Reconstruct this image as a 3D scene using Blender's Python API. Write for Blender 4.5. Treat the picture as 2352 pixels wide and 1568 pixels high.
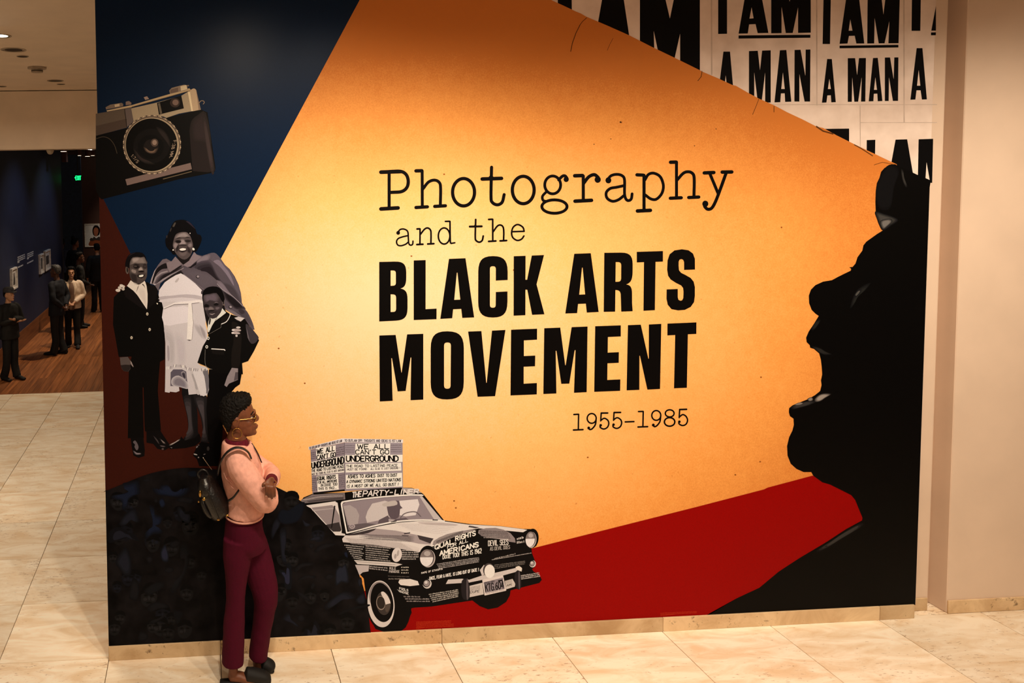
import bpy, bmesh, math, random
from mathutils import Vector, Matrix, noise
from mathutils.geometry import tessellate_polygon
for o in list(bpy.data.objects): bpy.data.objects.remove(o)
sc = bpy.context.scene
C = sc.collection
# ------------------------------------------------------------------ camera
# The photograph was straightened after it was taken: a level shift-lens view (f in pixels, off-centre principal point).
W_, H_ = 2352.0, 1568.0
FPX, CX, CY = 1750.0, 553.694, 509.012
AX, AY, AZ = 0.0554846, -0.0584895, -0.016539
CAM = Vector((0.0, -4.83, 3.1))
def _rot(a, b, c):
    return Matrix.Rotation(c, 3, 'Z') @ Matrix.Rotation(a, 3, 'X') @ Matrix.Rotation(b, 3, 'Y')
RM = _rot(AX, AY, AZ)
RT = RM.transposed()
cam = bpy.data.cameras.new('camera'); cam_o = bpy.data.objects.new('camera', cam); C.objects.link(cam_o)
cam.sensor_width = 36.0; cam.lens = FPX / W_ * 36.0
cam.shift_x = (W_ / 2 - CX) / W_; cam.shift_y = (CY - H_ / 2) / W_
cam.clip_start = 0.05; cam.clip_end = 200
def _cw(v):  # camera axes (x right, y down, z forward) to world
    d = RT @ Vector(v); return Vector((d.x, d.z, -d.y))
xr, yu, zb = _cw((1, 0, 0)), _cw((0, -1, 0)), _cw((0, 0, -1))
cam_o.matrix_world = Matrix(((xr.x, yu.x, zb.x, CAM.x), (xr.y, yu.y, zb.y, CAM.y), (xr.z, yu.z, zb.z, CAM.z), (0, 0, 0, 1)))
sc.camera = cam_o
def ray(px, py): return _cw(((px - CX) / FPX, (py - CY) / FPX, 1.0))
def at(px, py, y):        # point of the photo's pixel on the vertical plane y
    d = ray(px, py); return CAM + d * ((y - CAM.y) / d.y)
def onfloor(px, py, z=0.0):
    d = ray(px, py); return CAM + d * ((z - CAM.z) / d.z)
# ------------------------------------------------------------------ light and exposure
sc.view_settings.view_transform = 'Standard'; sc.view_settings.look = 'None'
sc.view_settings.gamma = 1.0; sc.view_settings.use_curve_mapping = False
sc.view_settings.exposure = 0.0
wd = bpy.data.worlds.new('world'); sc.world = wd; wd.use_nodes = True
wd.node_tree.nodes['Background'].inputs[0].default_value = (1.0, 0.72, 0.46, 1)
wd.node_tree.nodes['Background'].inputs[1].default_value = 0.14
def spot(name, loc, target, power, angle, blend=0.9, size=0.06, col=(1.0, 0.76, 0.47)):
    l = bpy.data.lights.new(name, 'SPOT'); l.energy = power; l.spot_size = math.radians(angle); l.spot_blend = blend
    l.shadow_soft_size = size; l.color = col
    o = bpy.data.objects.new(name, l); C.objects.link(o); o.location = loc
    o.rotation_euler = (Vector(target) - Vector(loc)).to_track_quat('-Z', 'Y').to_euler(); return o
def area(name, loc, target, power, sx, sy, col=(1.0, 0.76, 0.47)):
    l = bpy.data.lights.new(name, 'AREA'); l.shape = 'RECTANGLE'; l.size = sx; l.size_y = sy; l.energy = power; l.color = col
    o = bpy.data.objects.new(name, l); C.objects.link(o); o.location = loc
    o.rotation_euler = (Vector(target) - Vector(loc)).to_track_quat('-Z', 'Y').to_euler(); return o
LC = (1.0, 0.83, 0.62)
# ceiling track spots in front of the mural
for x_, tx, tz, pw_ in ((.45, .40, 1.70, 212), (1.12, 1.15, 1.4, 212), (1.95, 2.0, 1.3, 192), (3.2, 3.2, 1.35, 202), (4.4, 4.5, 1.55, 226), (5.7, 5.8, 1.6, 245)):
    spot('spot_light', (x_, -2.4, 4.38), (tx, 0, tz), pw_, 92, 1.0, col=LC)
# wide area lights: unseen one lifting the hall's front floor, one for the passage downlights
area('hall_light', (1.5, -5.5, 4.36), (1.5, -4.2, 0), 130, 5.0, 2.0, LC)
area('passage_light', (-2.4, 2.6, 4.36), (-2.4, 2.2, 0), 120, 1.6, 2.4, LC)
# the gallery beyond is dim: a few track spots
spot('gallery_spot', (-1.5, 9.0, 4.2), (-2.4, 8.4, 0), 330, 70, 0.9, col=(1, .74, .46))
spot('gallery_spot', (-1.2, 12.0, 4.2), (-2.0, 11.4, 0.0), 420, 60, 0.9, col=(1, .74, .46))
spot('gallery_spot', (-1.5, 9.6, 4.2), (-3.33, 9.4, 1.3), 75, 80, 0.9, col=(.75, .85, 1))
spot('gallery_spot', (-1.5, 12.6, 4.2), (-3.33, 12.2, 1.5), 75, 80, 0.9, col=(.75, .85, 1))
spot('gallery_spot', (-.9, 14.5, 4.2), (-1.9, 15.0, 0), 300, 60, 0.9, col=(1, .74, .46))
spot('gallery_spot', (-2.0, 20.5, 4.2), (-2.4, 23.7, 1.2), 330, 50, 0.9, col=(1, .8, .6))
# ------------------------------------------------------------------ materials
def lin(c):
    c = c / 255.0
    return c / 12.92 if c <= 0.04045 else ((c + 0.055) / 1.055) ** 2.4
def col(rgb, k=1.0): return tuple(min(1, lin(v) * k) for v in rgb) + (1,)
_m = {}
def nm(name):
    m = bpy.data.materials.new(name); m.use_nodes = True
    nt = m.node_tree; b = nt.nodes['Principled BSDF']; return m, nt, b
def mat(name, rgb, rough=0.55, var=0.18, scale=14, metal=0.0, bump=0.0, bscale=60, spec=0.4, rgb2=None, emit=0):
    if name in _m: return _m[name]
    m, nt, b = nm(name); L = nt.links
    tc = nt.nodes.new('ShaderNodeTexCoord'); n = nt.nodes.new('ShaderNodeTexNoise'); n.inputs['Scale'].default_value = scale; n.inputs['Detail'].default_value = 5
    L.new(tc.outputs['Object'], n.inputs['Vector'])
    r = nt.nodes.new('ShaderNodeValToRGB'); a = rgb2 or tuple(v * (1 - var) for v in rgb)
    r.color_ramp.elements[0].color = col(a); r.color_ramp.elements[1].color = col(rgb)
    r.color_ramp.elements[0].position = 0.3; r.color_ramp.elements[1].position = 0.65
    L.new(n.outputs['Fac'], r.inputs['Fac']); L.new(r.outputs['Color'], b.inputs['Base Color'])
    b.inputs['Roughness'].default_value = rough; b.inputs['Metallic'].default_value = metal; b.inputs['Specular IOR Level'].default_value = spec
    if bump:
        n2 = nt.nodes.new('ShaderNodeTexNoise'); n2.inputs['Scale'].default_value = bscale; n2.inputs['Detail'].default_value = 4
        L.new(tc.outputs['Object'], n2.inputs['Vector']); bp = nt.nodes.new('ShaderNodeBump'); bp.inputs['Strength'].default_value = bump; bp.inputs['Distance'].default_value = 0.01
        L.new(n2.outputs['Fac'], bp.inputs['Height']); L.new(bp.outputs['Normal'], b.inputs['Normal'])
    if emit:
        L.new(r.outputs['Color'], b.inputs['Emission Color']); b.inputs['Emission Strength'].default_value = emit
    _m[name] = m; return m
def ink(rgb, k=None):   # printed ink: flat colour with fine print grain
    rgb = tuple(int(v) for v in rgb); name = 'ink_%d_%d_%d' % rgb
    if name in _m: return _m[name]
    # neutral print: written as it reads under the warm spots, so the ink itself is a little cooler
    def un(v, k): x = min(.93, lin(v) / k); return 255 * (12.92 * x if x < .0031308 else 1.055 * x ** (1 / 2.4) - .055)
    m = mat(name, tuple(un(v, k) for v, k in zip(rgb, (1.0, .85, .68))), 0.45, 0.08, 260, spec=0.07); return m
def travertine(name, a, b_, pit, joint=0.0):
    m, nt, b = nm(name); L = nt.links; N = nt.nodes.new
    tc = N('ShaderNodeTexCoord'); oi = N('ShaderNodeObjectInfo'); mu = N('ShaderNodeVectorMath'); mu.operation = 'ADD'
    sc_ = N('ShaderNodeMath'); sc_.operation = 'MULTIPLY'; sc_.inputs[1].default_value = 37.0
    L.new(oi.outputs['Random'], sc_.inputs[0]); L.new(tc.outputs['Object'], mu.inputs[0]); L.new(sc_.outputs[0], mu.inputs[1])
    mp = N('ShaderNodeMapping'); mp.inputs['Scale'].default_value = (2.2, 6.5, 2); L.new(mu.outputs[0], mp.inputs[0])
    n = N('ShaderNodeTexNoise'); n.inputs['Scale'].default_value = 1.4; n.inputs['Detail'].default_value = 7; n.inputs['Roughness'].default_value = .62; n.inputs['Distortion'].default_value = .7
    L.new(mp.outputs[0], n.inputs['Vector'])
    r = N('ShaderNodeValToRGB'); r.color_ramp.elements[0].color = col(b_); r.color_ramp.elements[1].color = col(a)
    r.color_ramp.elements[0].position = .34; r.color_ramp.elements[1].position = .6
    L.new(n.outputs['Fac'], r.inputs['Fac'])
    n2 = N('ShaderNodeTexNoise'); n2.inputs['Scale'].default_value = 10; n2.inputs['Detail'].default_value = 6; n2.inputs['Roughness'].default_value = .7; L.new(mp.outputs[0], n2.inputs['Vector'])
    r2 = N('ShaderNodeValToRGB'); r2.color_ramp.elements[0].position = .63; r2.color_ramp.elements[1].position = .72
    n3 = N('ShaderNodeTexNoise'); n3.inputs['Scale'].default_value = 1.1; L.new(mu.outputs[0], n3.inputs['Vector'])
    ad = N('ShaderNodeMath'); ad.operation = 'MULTIPLY_ADD'; ad.inputs[1].default_value = .35; ad.inputs[2].default_value = -.16
    L.new(n3.outputs['Fac'], ad.inputs[0]); ad2 = N('ShaderNodeMath'); L.new(n2.outputs['Fac'], ad2.inputs[0]); L.new(ad.outputs[0], ad2.inputs[1])
    L.new(ad2.outputs[0], r2.inputs['Fac'])
    mx = N('ShaderNodeMixRGB'); mx.inputs[2].default_value = col(pit); L.new(r.outputs[0], mx.inputs[1])
    f = N('ShaderNodeMath'); f.operation = 'MULTIPLY'; f.inputs[1].default_value = .75; L.new(r2.outputs[0], f.inputs[0]); L.new(f.outputs[0], mx.inputs[0])
    hv = N('ShaderNodeHueSaturation'); L.new(mx.outputs[0], hv.inputs['Color'])
    rv = N('ShaderNodeMath'); rv.operation = 'MULTIPLY_ADD'; rv.inputs[1].default_value = .22; rv.inputs[2].default_value = .89; L.new(oi.outputs['Random'], rv.inputs[0]); L.new(rv.outputs[0], hv.inputs['Value'])
    L.new(hv.outputs[0], b.inputs['Base Color']); b.inputs['Roughness'].default_value = .5; b.inputs['Specular IOR Level'].default_value = .3
    bp = N('ShaderNodeBump'); bp.inputs['Strength'].default_value = .25; bp.inputs['Distance'].default_value = .003; bp.invert = True
    L.new(r2.outputs[0], bp.inputs['Height']); L.new(bp.outputs[0], b.inputs['Normal'])
    _m[name] = m; return m
def woodmat(name, a, b_):
    m, nt, b = nm(name); L = nt.links; N = nt.nodes.new
    tc = N('ShaderNodeTexCoord'); oi = N('ShaderNodeObjectInfo'); mu = N('ShaderNodeVectorMath')
    s = N('ShaderNodeMath'); s.operation = 'MULTIPLY'; s.inputs[1].default_value = 41; L.new(oi.outputs['Random'], s.inputs[0])
    L.new(tc.outputs['Object'], mu.inputs[0]); L.new(s.outputs[0], mu.inputs[1])
    mp = N('ShaderNodeMapping'); mp.inputs['Scale'].default_value = (30, 1.6, 30); L.new(mu.outputs[0], mp.inputs[0])
    n = N('ShaderNodeTexNoise'); n.inputs['Scale'].default_value = 1; n.inputs['Detail'].default_value = 5; L.new(mp.outputs[0], n.inputs['Vector'])
    r = N('ShaderNodeValToRGB'); r.color_ramp.elements[0].color = col(b_); r.color_ramp.elements[1].color = col(a); r.color_ramp.elements[0].position = .3; r.color_ramp.elements[1].position = .7
    L.new(n.outputs['Fac'], r.inputs[0]); hv = N('ShaderNodeHueSaturation'); L.new(r.outputs[0], hv.inputs['Color'])
    rv = N('ShaderNodeMath'); rv.operation = 'MULTIPLY_ADD'; rv.inputs[1].default_value = .5; rv.inputs[2].default_value = .75; L.new(oi.outputs['Random'], rv.inputs[0]); L.new(rv.outputs[0], hv.inputs['Value'])
    L.new(hv.outputs[0], b.inputs['Base Color']); b.inputs['Roughness'].default_value = .42; _m[name] = m; return m
# ------------------------------------------------------------------ object helpers
def link(name, verts, faces, m, parent=None, mats=None, fmat=None, smooth=False):
    me = bpy.data.meshes.new(name); me.from_pydata([tuple(v) for v in verts], [], faces); me.update()
    for x in (mats or [m]): me.materials.append(x)
    if fmat:
        for p, k in zip(me.polygons, fmat): p.material_index = k
    if smooth:
        for p in me.polygons: p.use_smooth = True
    o = bpy.data.objects.new(name, me); C.objects.link(o)
    if parent: o.parent = parent
    return o
def wp(o):      # geometry given in world coordinates under an Empty that stands at the thing's base
    if o.parent and o.parent.type == 'EMPTY': o.matrix_parent_inverse = Matrix.Translation(-o.parent.location)
    return o
def empty(name, loc):
    o = bpy.data.objects.new(name, None); C.objects.link(o); o.location = loc; o.empty_display_size = .1; return o
def tag(o, label=None, cat=None, group=None, kind=None):
    if label: o['label'] = label
    if cat: o['category'] = cat
    if group: o['group'] = group
    if kind: o['kind'] = kind
    return o
BOXF = [(0, 3, 2, 1), (4, 5, 6, 7), (0, 1, 5, 4), (1, 2, 6, 5), (2, 3, 7, 6), (3, 0, 4, 7)]
def boxv(x0, x1, y0, y1, z0, z1): return [(x0, y0, z0), (x1, y0, z0), (x1, y1, z0), (x0, y1, z0), (x0, y0, z1), (x1, y0, z1), (x1, y1, z1), (x0, y1, z1)]
def box(name, x0, x1, y0, y1, z0, z1, m, parent=None, bev=0.0, off=(0, 0, 0)):
    v = boxv(x0 - off[0], x1 - off[0], y0 - off[1], y1 - off[1], z0 - off[2], z1 - off[2])
    o = link(name, v, BOXF, m, parent)
    if bev:
        bm = bmesh.new(); bm.from_mesh(o.data); bmesh.ops.bevel(bm, geom=bm.edges[:], offset=bev, segments=1, affect='EDGES'); bm.to_mesh(o.data); bm.free()
    return o
def struct(o, label, cat): return tag(o, label, cat, kind='structure')
# -- shapes for bodies
def cr(pts, sub=4, closed=False):   # catmull-rom through tuples of any length
    n = len(pts); out = []
    if n < 3 and not closed: return [tuple(p) for p in pts]
    rng = range(n if closed else n - 1)
    for i in rng:
        p1, p2 = pts[i], pts[(i + 1) % n]
        p0 = pts[(i - 1) % n] if (closed or i > 0) else tuple(2 * a - b for a, b in zip(p1, p2))
        p3 = pts[(i + 2) % n] if (closed or i + 2 < n) else tuple(2 * b - a for a, b in zip(p1, p2))
        for k in range(sub):
            t = k / sub; t2 = t * t; t3 = t2 * t
            out.append(tuple(.5 * (2 * b + (c - a) * t + (2 * a - 5 * b + 4 * c - d) * t2 + (3 * b - a - 3 * c + d) * t3) for a, b, c, d in zip(p0, p1, p2, p3)))
    if not closed: out.append(tuple(pts[-1]))
    return out
def loft(pts, n=16, ref=(0, 1, 0), sub=4, cap=.45):
    # pts: (x,y,z,ra,rb)  ra along ref, rb across
    pts = [tuple(p) if len(p) == 5 else tuple(p) + (p[3],) for p in pts]
    P = cr(pts, sub); V = []; F = []; ref = Vector(ref)
    for i, p in enumerate(P):
        a = Vector(P[max(0, i - 1)][:3]); b = Vector(P[min(len(P) - 1, i + 1)][:3]); t = (b - a).normalized()
        u = ref - t * ref.dot(t)
        if u.length < .05: u = Vector((1, 0, 0)) - t * t.x
        u.normalize(); w = t.cross(u); c = Vector(p[:3])
        if i == 0: t0 = t
        for k in range(n):
            an = 2 * math.pi * k / n; V.append(c + u * (p[3] * math.cos(an)) + w * (p[4] * math.sin(an)))
    m = len(P)
    for i in range(m - 1):
        for k in range(n): F.append((i * n + k, i * n + (k + 1) % n, (i + 1) * n + (k + 1) % n, (i + 1) * n + k))
    V.append(Vector(P[0][:3]) - t0 * min(P[0][3], P[0][4]) * cap); V.append(Vector(P[-1][:3]) + t * min(P[-1][3], P[-1][4]) * cap)
    for k in range(n): F.append((len(V) - 2, (k + 1) % n, k)); F.append((len(V) - 1, (m - 1) * n + k, (m - 1) * n + (k + 1) % n))
    return V, F
def ball(c, r, rot=None, n=14, m=9):
    V = []; F = []; c = Vector(c); r = (r, r, r) if not hasattr(r, '__len__') else r
    V.append(Vector((0, 0, r[2])))
    for i in range(1, m):
        a = math.pi * i / m
        for k in range(n):
            b = 2 * math.pi * k / n; V.append(Vector((r[0] * math.sin(a) * math.cos(b), r[1] * math.sin(a) * math.sin(b), r[2] * math.cos(a))))
    V.append(Vector((0, 0, -r[2])))
    for k in range(n): F.append((0, 1 + k, 1 + (k + 1) % n))
    for i in range(m - 2):
        for k in range(n): F.append((1 + i * n + k, 1 + (i + 1) * n + k, 1 + (i + 1) * n + (k + 1) % n, 1 + i * n + (k + 1) % n))
    e = len(V) - 1
    for k in range(n): F.append((e, 1 + (m - 2) * n + (k + 1) % n, 1 + (m - 2) * n + k))
    if rot: V = [rot @ v for v in V]
    return [c + v for v in V], F
def join(parts):
    V = []; F = []
    for v, f in parts:
        b = len(V); V += list(v); F += [tuple(i + b for i in q) for q in f]
    return V, F
FUSED = []
def fuse(name, parts, m, parent, voxel=.008, it=6, disp=0.0, dscale=60):
    V, F = join(parts); o = link(name, V, F, m, parent, smooth=True)
    md = o.modifiers.new('r', 'REMESH'); md.mode = 'VOXEL'; md.voxel_size = voxel; md.use_smooth_shade = True
    sm = o.modifiers.new('s', 'SMOOTH'); sm.factor = .5; sm.iterations = it
    FUSED.append((o, disp, dscale)); return o
def solid(name, parts, m, parent, smooth=True):
    V, F = join(parts); return link(name, V, F, m, parent, smooth=smooth)
def bake_fused():
    bpy.context.view_layer.update(); dg = bpy.context.evaluated_depsgraph_get()
    for o, d, s in FUSED:
        me = bpy.data.meshes.new_from_object(o.evaluated_get(dg)); me.name = o.name
        o.modifiers.clear(); old = o.data; o.data = me
        if d:
            co = [v.co.copy() for v in me.vertices]; no = [v.normal.copy() for v in me.vertices]; fl = []
            for c_, n_ in zip(co, no): fl.extend(c_ + n_ * (d * noise.noise(c_ * s)))
            me.vertices.foreach_set('co', fl); me.update()
        for p in me.polygons: p.use_smooth = True
    FUSED.clear()
# ================================================================== THE ROOM
STONE = travertine('travertine_floor', (250, 240, 222), (230, 206, 174), (160, 124, 90))
STONEB = travertine('travertine_base', (222, 194, 156), (186, 152, 112), (92, 68, 46))
GROUT = mat('grout', (112, 88, 62), .8)
PAINT = mat('cream_paint', (226, 202, 182), .6, .03, 3)
CEILM = mat('ceiling_paint', (242, 222, 200), .7, .04, 3)
NAVYW = mat('navy_paint', (30, 38, 66), .6, .1, 5)
BROWNW = mat('brown_paint', (62, 34, 26), .6, .1, 5)
WOOD = woodmat('oak_planks', (172, 108, 62), (118, 70, 38))
CEIL_Z = 4.43; YT = 6.41; NX = -3.33
# -- stone floor: every tile is a piece
floor = box('floor', -7.0, 8.5, -6.6, YT, -.10, -.008, GROUT); struct(floor, 'pale travertine tile floor of the hall in front of the mural', 'floor')
xs = [-6.27, -5.56, -4.85, -4.14, -3.44, -2.74, -2.035, -1.337, -.625, .10, .83, 1.573, 2.328, 3.091, 3.856, 4.636, 5.411, 6.18, 6.95, 7.72, 8.49]
ys = [-6.55, -5.52, -4.83, -4.14, -3.45, -2.76, -2.07, -1.38, -.69, .02, .71, 1.40, 2.09, 2.78, 3.47, 4.12, 4.81, 5.50, YT]
_tm = {}; ntile = 0
for i in range(len(xs) - 1):
    for j in range(len(ys) - 1):
        cx_, cy_ = (xs[i] + xs[i + 1]) / 2, (ys[j] + ys[j + 1]) / 2
        if (cy_ < -3.4 and (cx_ < -4 or cx_ > 6.2)) or (cx_ > 0 and cy_ > .75) or cy_ < -4.9: continue
        w, d = round(xs[i + 1] - xs[i], 3), round(ys[j + 1] - ys[j], 3)
        if (w, d) not in _tm:
            g = .0022; a, b = w / 2 - g, d / 2 - g; c = .002
            v = [(-a, -b, -.008), (a, -b, -.008), (a, b, -.008), (-a, b, -.008), (-a, -b, -c), (a, -b, -c), (a, b, -c), (-a, b, -c),
                 (-a + c, -b + c, 0), (a - c, -b + c, 0), (a - c, b - c, 0), (-a + c, b - c, 0)]
            f = [(8, 9, 10, 11)] + [(k, (k + 1) % 4, 4 + (k + 1) % 4, 4 + k) for k in range(4)] + [(4 + k, 4 + (k + 1) % 4, 8 + (k + 1) % 4, 8 + k) for k in range(4)]
            o = link('floor_tile', v, f, STONE, floor); _tm[(w, d)] = o.data
        else:
            o = bpy.data.objects.new('floor_tile', _tm[(w, d)]); C.objects.link(o); o.parent = floor
        o.location = (cx_, cy_, 0); ntile += 1
# -- gallery floor: oak boards running away from the camera
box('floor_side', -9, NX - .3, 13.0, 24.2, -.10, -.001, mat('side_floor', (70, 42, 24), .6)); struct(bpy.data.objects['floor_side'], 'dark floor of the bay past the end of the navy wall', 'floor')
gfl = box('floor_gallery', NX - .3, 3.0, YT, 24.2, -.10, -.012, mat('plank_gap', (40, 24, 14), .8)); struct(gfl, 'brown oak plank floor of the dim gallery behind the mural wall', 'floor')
random.seed(4); pw = .13; plk = {}
for i in range(40):
    x = NX + pw * (i + .5); y = YT + .004 - random.random() * 2.2; k = 0
    while y < 24.0:
        L = 2.9 if k else 2.9; y1 = min(y + L, 24.1); y0 = max(y, YT + .003); ln = round(y1 - y0, 2); k += 1
        if ln > .2:
            if ln not in plk:
                a, b = pw / 2 - .0012, ln / 2 - .0015
                o = link('plank', [(-a, -b, -.012), (a, -b, -.012), (a, b, -.012), (-a, b, -.012), (-a, -b, -.0015), (a, -b, -.0015), (a, b, -.0015), (-a, b, -.0015), (-a + .0015, -b, 0), (a - .0015, -b, 0), (a - .0015, b, 0), (-a + .0015, b, 0)],
                         [(8, 9, 10, 11), (0, 1, 5, 4), (1, 2, 6, 5), (2, 3, 7, 6), (3, 0, 4, 7), (4, 5, 9, 8), (5, 6, 10, 9), (6, 7, 11, 10), (7, 4, 8, 11)], WOOD, gfl); plk[ln] = o.data
            else:
                o = bpy.data.objects.new('plank', plk[ln]); C.objects.link(o); o.parent = gfl
            o.location = (x, (y0 + y1) / 2, 0)
        y = y1
# -- mural wall (its free left end leans by a hair as in the straightened photo)
zt = CEIL_Z
xl0, xl1, xrr = -.624, -.598, 4.893
wv = [(xl0, 0, 0), (xrr, 0, 0), (xrr, .42, 0), (xl0, .42, 0), (xl1, 0, zt), (xrr, 0, zt), (xrr, .42, zt), (xl1, .42, zt)]
wf = link('wall_front', wv, BOXF, PAINT); struct(wf, 'long partition wall that carries the printed exhibition mural', 'wall')
# stone base under the mural, in separate lengths
BT = .0955
bf = empty('baseboard_front', (2.1, 0, 0)); struct(bf, 'low travertine skirting along the foot of the mural wall', 'baseboard')
jx = [xl0, .102, 1.573, 3.095, 4.640, xrr]
for k in range(len(jx) - 1):
    a, b = jx[k] + (.0012 if k else 0), jx[k + 1] - .0012
    o = box('stone_length', a, b, -.014, 0, .0, BT, STONEB, bf, bev=.002, off=(2.1 + 0, 0, 0)); 
# -- right: stepped jamb and the next wall
yb = .075
j1 = box('trim_1', 4.893, 5.075, yb, .40, 0, zt, PAINT, bev=.004); struct(j1, 'set-back cream jamb strip between the mural wall and the right wall', 'trim')
jb = box('trim_2', 4.896, 5.066, yb - .010, yb, 0, .092, STONEB, bev=.003); struct(jb, 'short stone block at the foot of the set-back jamb', 'trim')
j2 = box('trim_3', 5.075, 5.20, .165, .40, 0, zt, PAINT); struct(j2, 'deep cream recess back between jamb and right wall', 'trim')
wr = box('wall_right', 5.168, 8.45, .028, .42, 0, zt, PAINT, bev=.005); struct(wr, 'plain cream plaster wall to the right of the mural', 'wall')
br = empty('baseboard_right', (5.5, 0, 0)); struct(br, 'travertine skirting at the foot of the plain right wall', 'baseboard')
for k, (a, b) in enumerate(((5.170, 6.9), (6.903, 8.44))):
    box('stone_length', a, b, .016, .028, 0, .092, STONEB, br, bev=.002, off=(5.5, 0, 0))
# -- ceiling with fittings and the beam over the gallery opening
ce = box('ceiling', -7, 8.5, -6.6, YT + .35, CEIL_Z, CEIL_Z + .12, CEILM); struct(ce, 'cream plaster ceiling of the passage with small recessed fittings', 'ceiling')
bm_ = link('trim_4', [tuple(p) for p in (
    (-7, YT, 3.585), (1.0, YT, 3.585), (1.0, YT + .34, 3.585), (-7, YT + .34, 3.585), (-7, YT - .02, 3.64), (1.0, YT - .02, 3.64), (1.0, YT + .36, 3.64), (-7, YT + .36, 3.64),
    (-7, YT - .02, CEIL_Z - .012), (1.0, YT - .02, CEIL_Z - .012), (1.0, YT + .36, CEIL_Z - .012), (-7, YT + .36, CEIL_Z - .012))],
    [(0, 3, 2, 1), (0, 1, 5, 4), (1, 2, 6, 5), (2, 3, 7, 6), (3, 0, 4, 7), (4, 5, 9, 8), (5, 6, 10, 9), (6, 7, 11, 10), (7, 4, 8, 11), (8, 9, 10, 11)], CEILM)
struct(bm_, 'deep cream beam over the opening into the gallery', 'beam')
# -- gallery shell
wl = box('wall_left', NX - .3, NX, YT + .36, 14.35, 0, 4.6, NAVYW); struct(wl, 'dark navy gallery wall with small framed photographs', 'wall')
bl = box('baseboard_left', NX, NX + .02, YT + .36, 14.35, 0, .33, woodmat('base_wood', (140, 84, 48), (100, 58, 30)), bev=.003); struct(bl, 'tall brown wooden skirting along the navy gallery wall', 'baseboard')
wq_ = box('wall_return', -7, NX - .3, YT + .05, YT + .3, 0, 3.585, PAINT); struct(wq_, 'cream wall beside the gallery opening, past the left edge of view', 'wall')
wb = box('wall_back', -9, 4, 23.75, 24.0, 0, 4.6, BROWNW); struct(wb, 'dark brown far wall at the end of the gallery', 'wall')
pt = box('wall_partition', -4.9, -3.78, 20.6, 20.75, 0, 4.0, mat('blue_paint', (44, 62, 96), .6)); struct(pt, 'narrow blue partition glimpsed past the end of the navy wall', 'wall')
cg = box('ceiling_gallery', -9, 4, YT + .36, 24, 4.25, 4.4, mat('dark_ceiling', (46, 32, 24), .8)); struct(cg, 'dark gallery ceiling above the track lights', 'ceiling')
# ------------------------------------------------------------------ ceiling fittings
DARKM = mat('fitting_dark', (40, 30, 22), .5); RIMM = mat('fitting_rim', (190, 172, 150), .5); CHROM = mat('fitting_chrome', (210, 196, 176), .2, metal=.9)
def ring(r0, r1, z0, z1, n=32):
    V = []; F = []
    for k in range(n):
        a = 2 * math.pi * k / n; c, s = math.cos(a), math.sin(a)
        V += [(r0 * c, r0 * s, z0), (r1 * c, r1 * s, z0), (r1 * c, r1 * s, z1), (r0 * c, r0 * s, z1)]
    for k in range(n):
        a, b = 4 * k, 4 * ((k + 1) % n)
        for q in range(4): F.append((a + q, a + (q + 1) % 4, b + (q + 1) % 4, b + q))
    return V, F
def disc(r, z, n=32, up=False):
    V = [(r * math.cos(2 * math.pi * k / n), r * math.sin(2 * math.pi * k / n), z) for k in range(n)]
    return V, [tuple(range(n)) if up else tuple(reversed(range(n)))]
def ceil_at(px, py): 
    d = ray(px, py); p = CAM + d * ((CEIL_Z - CAM.z) / d.z); return p
def downlight(px, py, r, label, lit=None, chrome=False):
    p = ceil_at(px, py); e = empty('downlight', p); tag(e, label, 'light', 'recessed ceiling fittings')
    solid('trim_ring', [ring(r * .86, r, -.006, 0)], RIMM, e, False)
    solid('reflector', [ring(r * .70, r * .86, -.003, -.001)], CHROM if chrome else DARKM, e, False)
    solid('lamp', [disc(r * .70, -.002)], lit or DARKM, e, False)
LAMPON = mat('lamp_glow', (255, 226, 180), .5, emit=9)
downlight(31, 114, .125, 'recessed downlight with bright chrome reflector, largest ring on the passage ceiling', chrome=True)
downlight(0, 82, .10, 'lit recessed downlight cut by the left edge of the ceiling', LAMPON)
downlight(127, 185, .105, 'dark recessed downlight nearest the beam')
downlight(52, 129, .062, 'small dark recessed fitting beside the chrome downlight')
downlight(140, 193, .055, 'tiny flat recessed fitting between dark downlight and beam')
downlight(3, 198, .07, 'dark recessed slot at the left edge just before the beam')
p = ceil_at(85, 154); e = empty('ceiling_detector', p); tag(e, 'round stepped white detector on the passage ceiling', 'detector')
solid('base_plate', [ring(0, .105, -.022, 0)], RIMM, e, False); solid('sensor_head', [ring(0, .065, -.062, -.022)], RIMM, e, False); solid('vent_band', [ring(.05, .066, -.05, -.04)], DARKM, e, False)
p = at(115, 341, YT + .15); e = empty('dome_camera', (p.x, YT + .15, 3.585)); tag(e, 'small white dome under the gallery beam', 'camera')
solid('housing', [ring(0, .055, -.03, 0)], RIMM, e, False); solid('dome', [ball((0, 0, -.03), (.048, .048, .045))], RIMM, e)
p = at(163, 338, YT + .15); e = tag(solid('beam_plate', [ring(0, .06, -.012, 0)], RIMM, None, False), 'flat round plate under the gallery beam', 'plate'); e.location = (p.x, YT + .15, 3.585)
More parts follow.
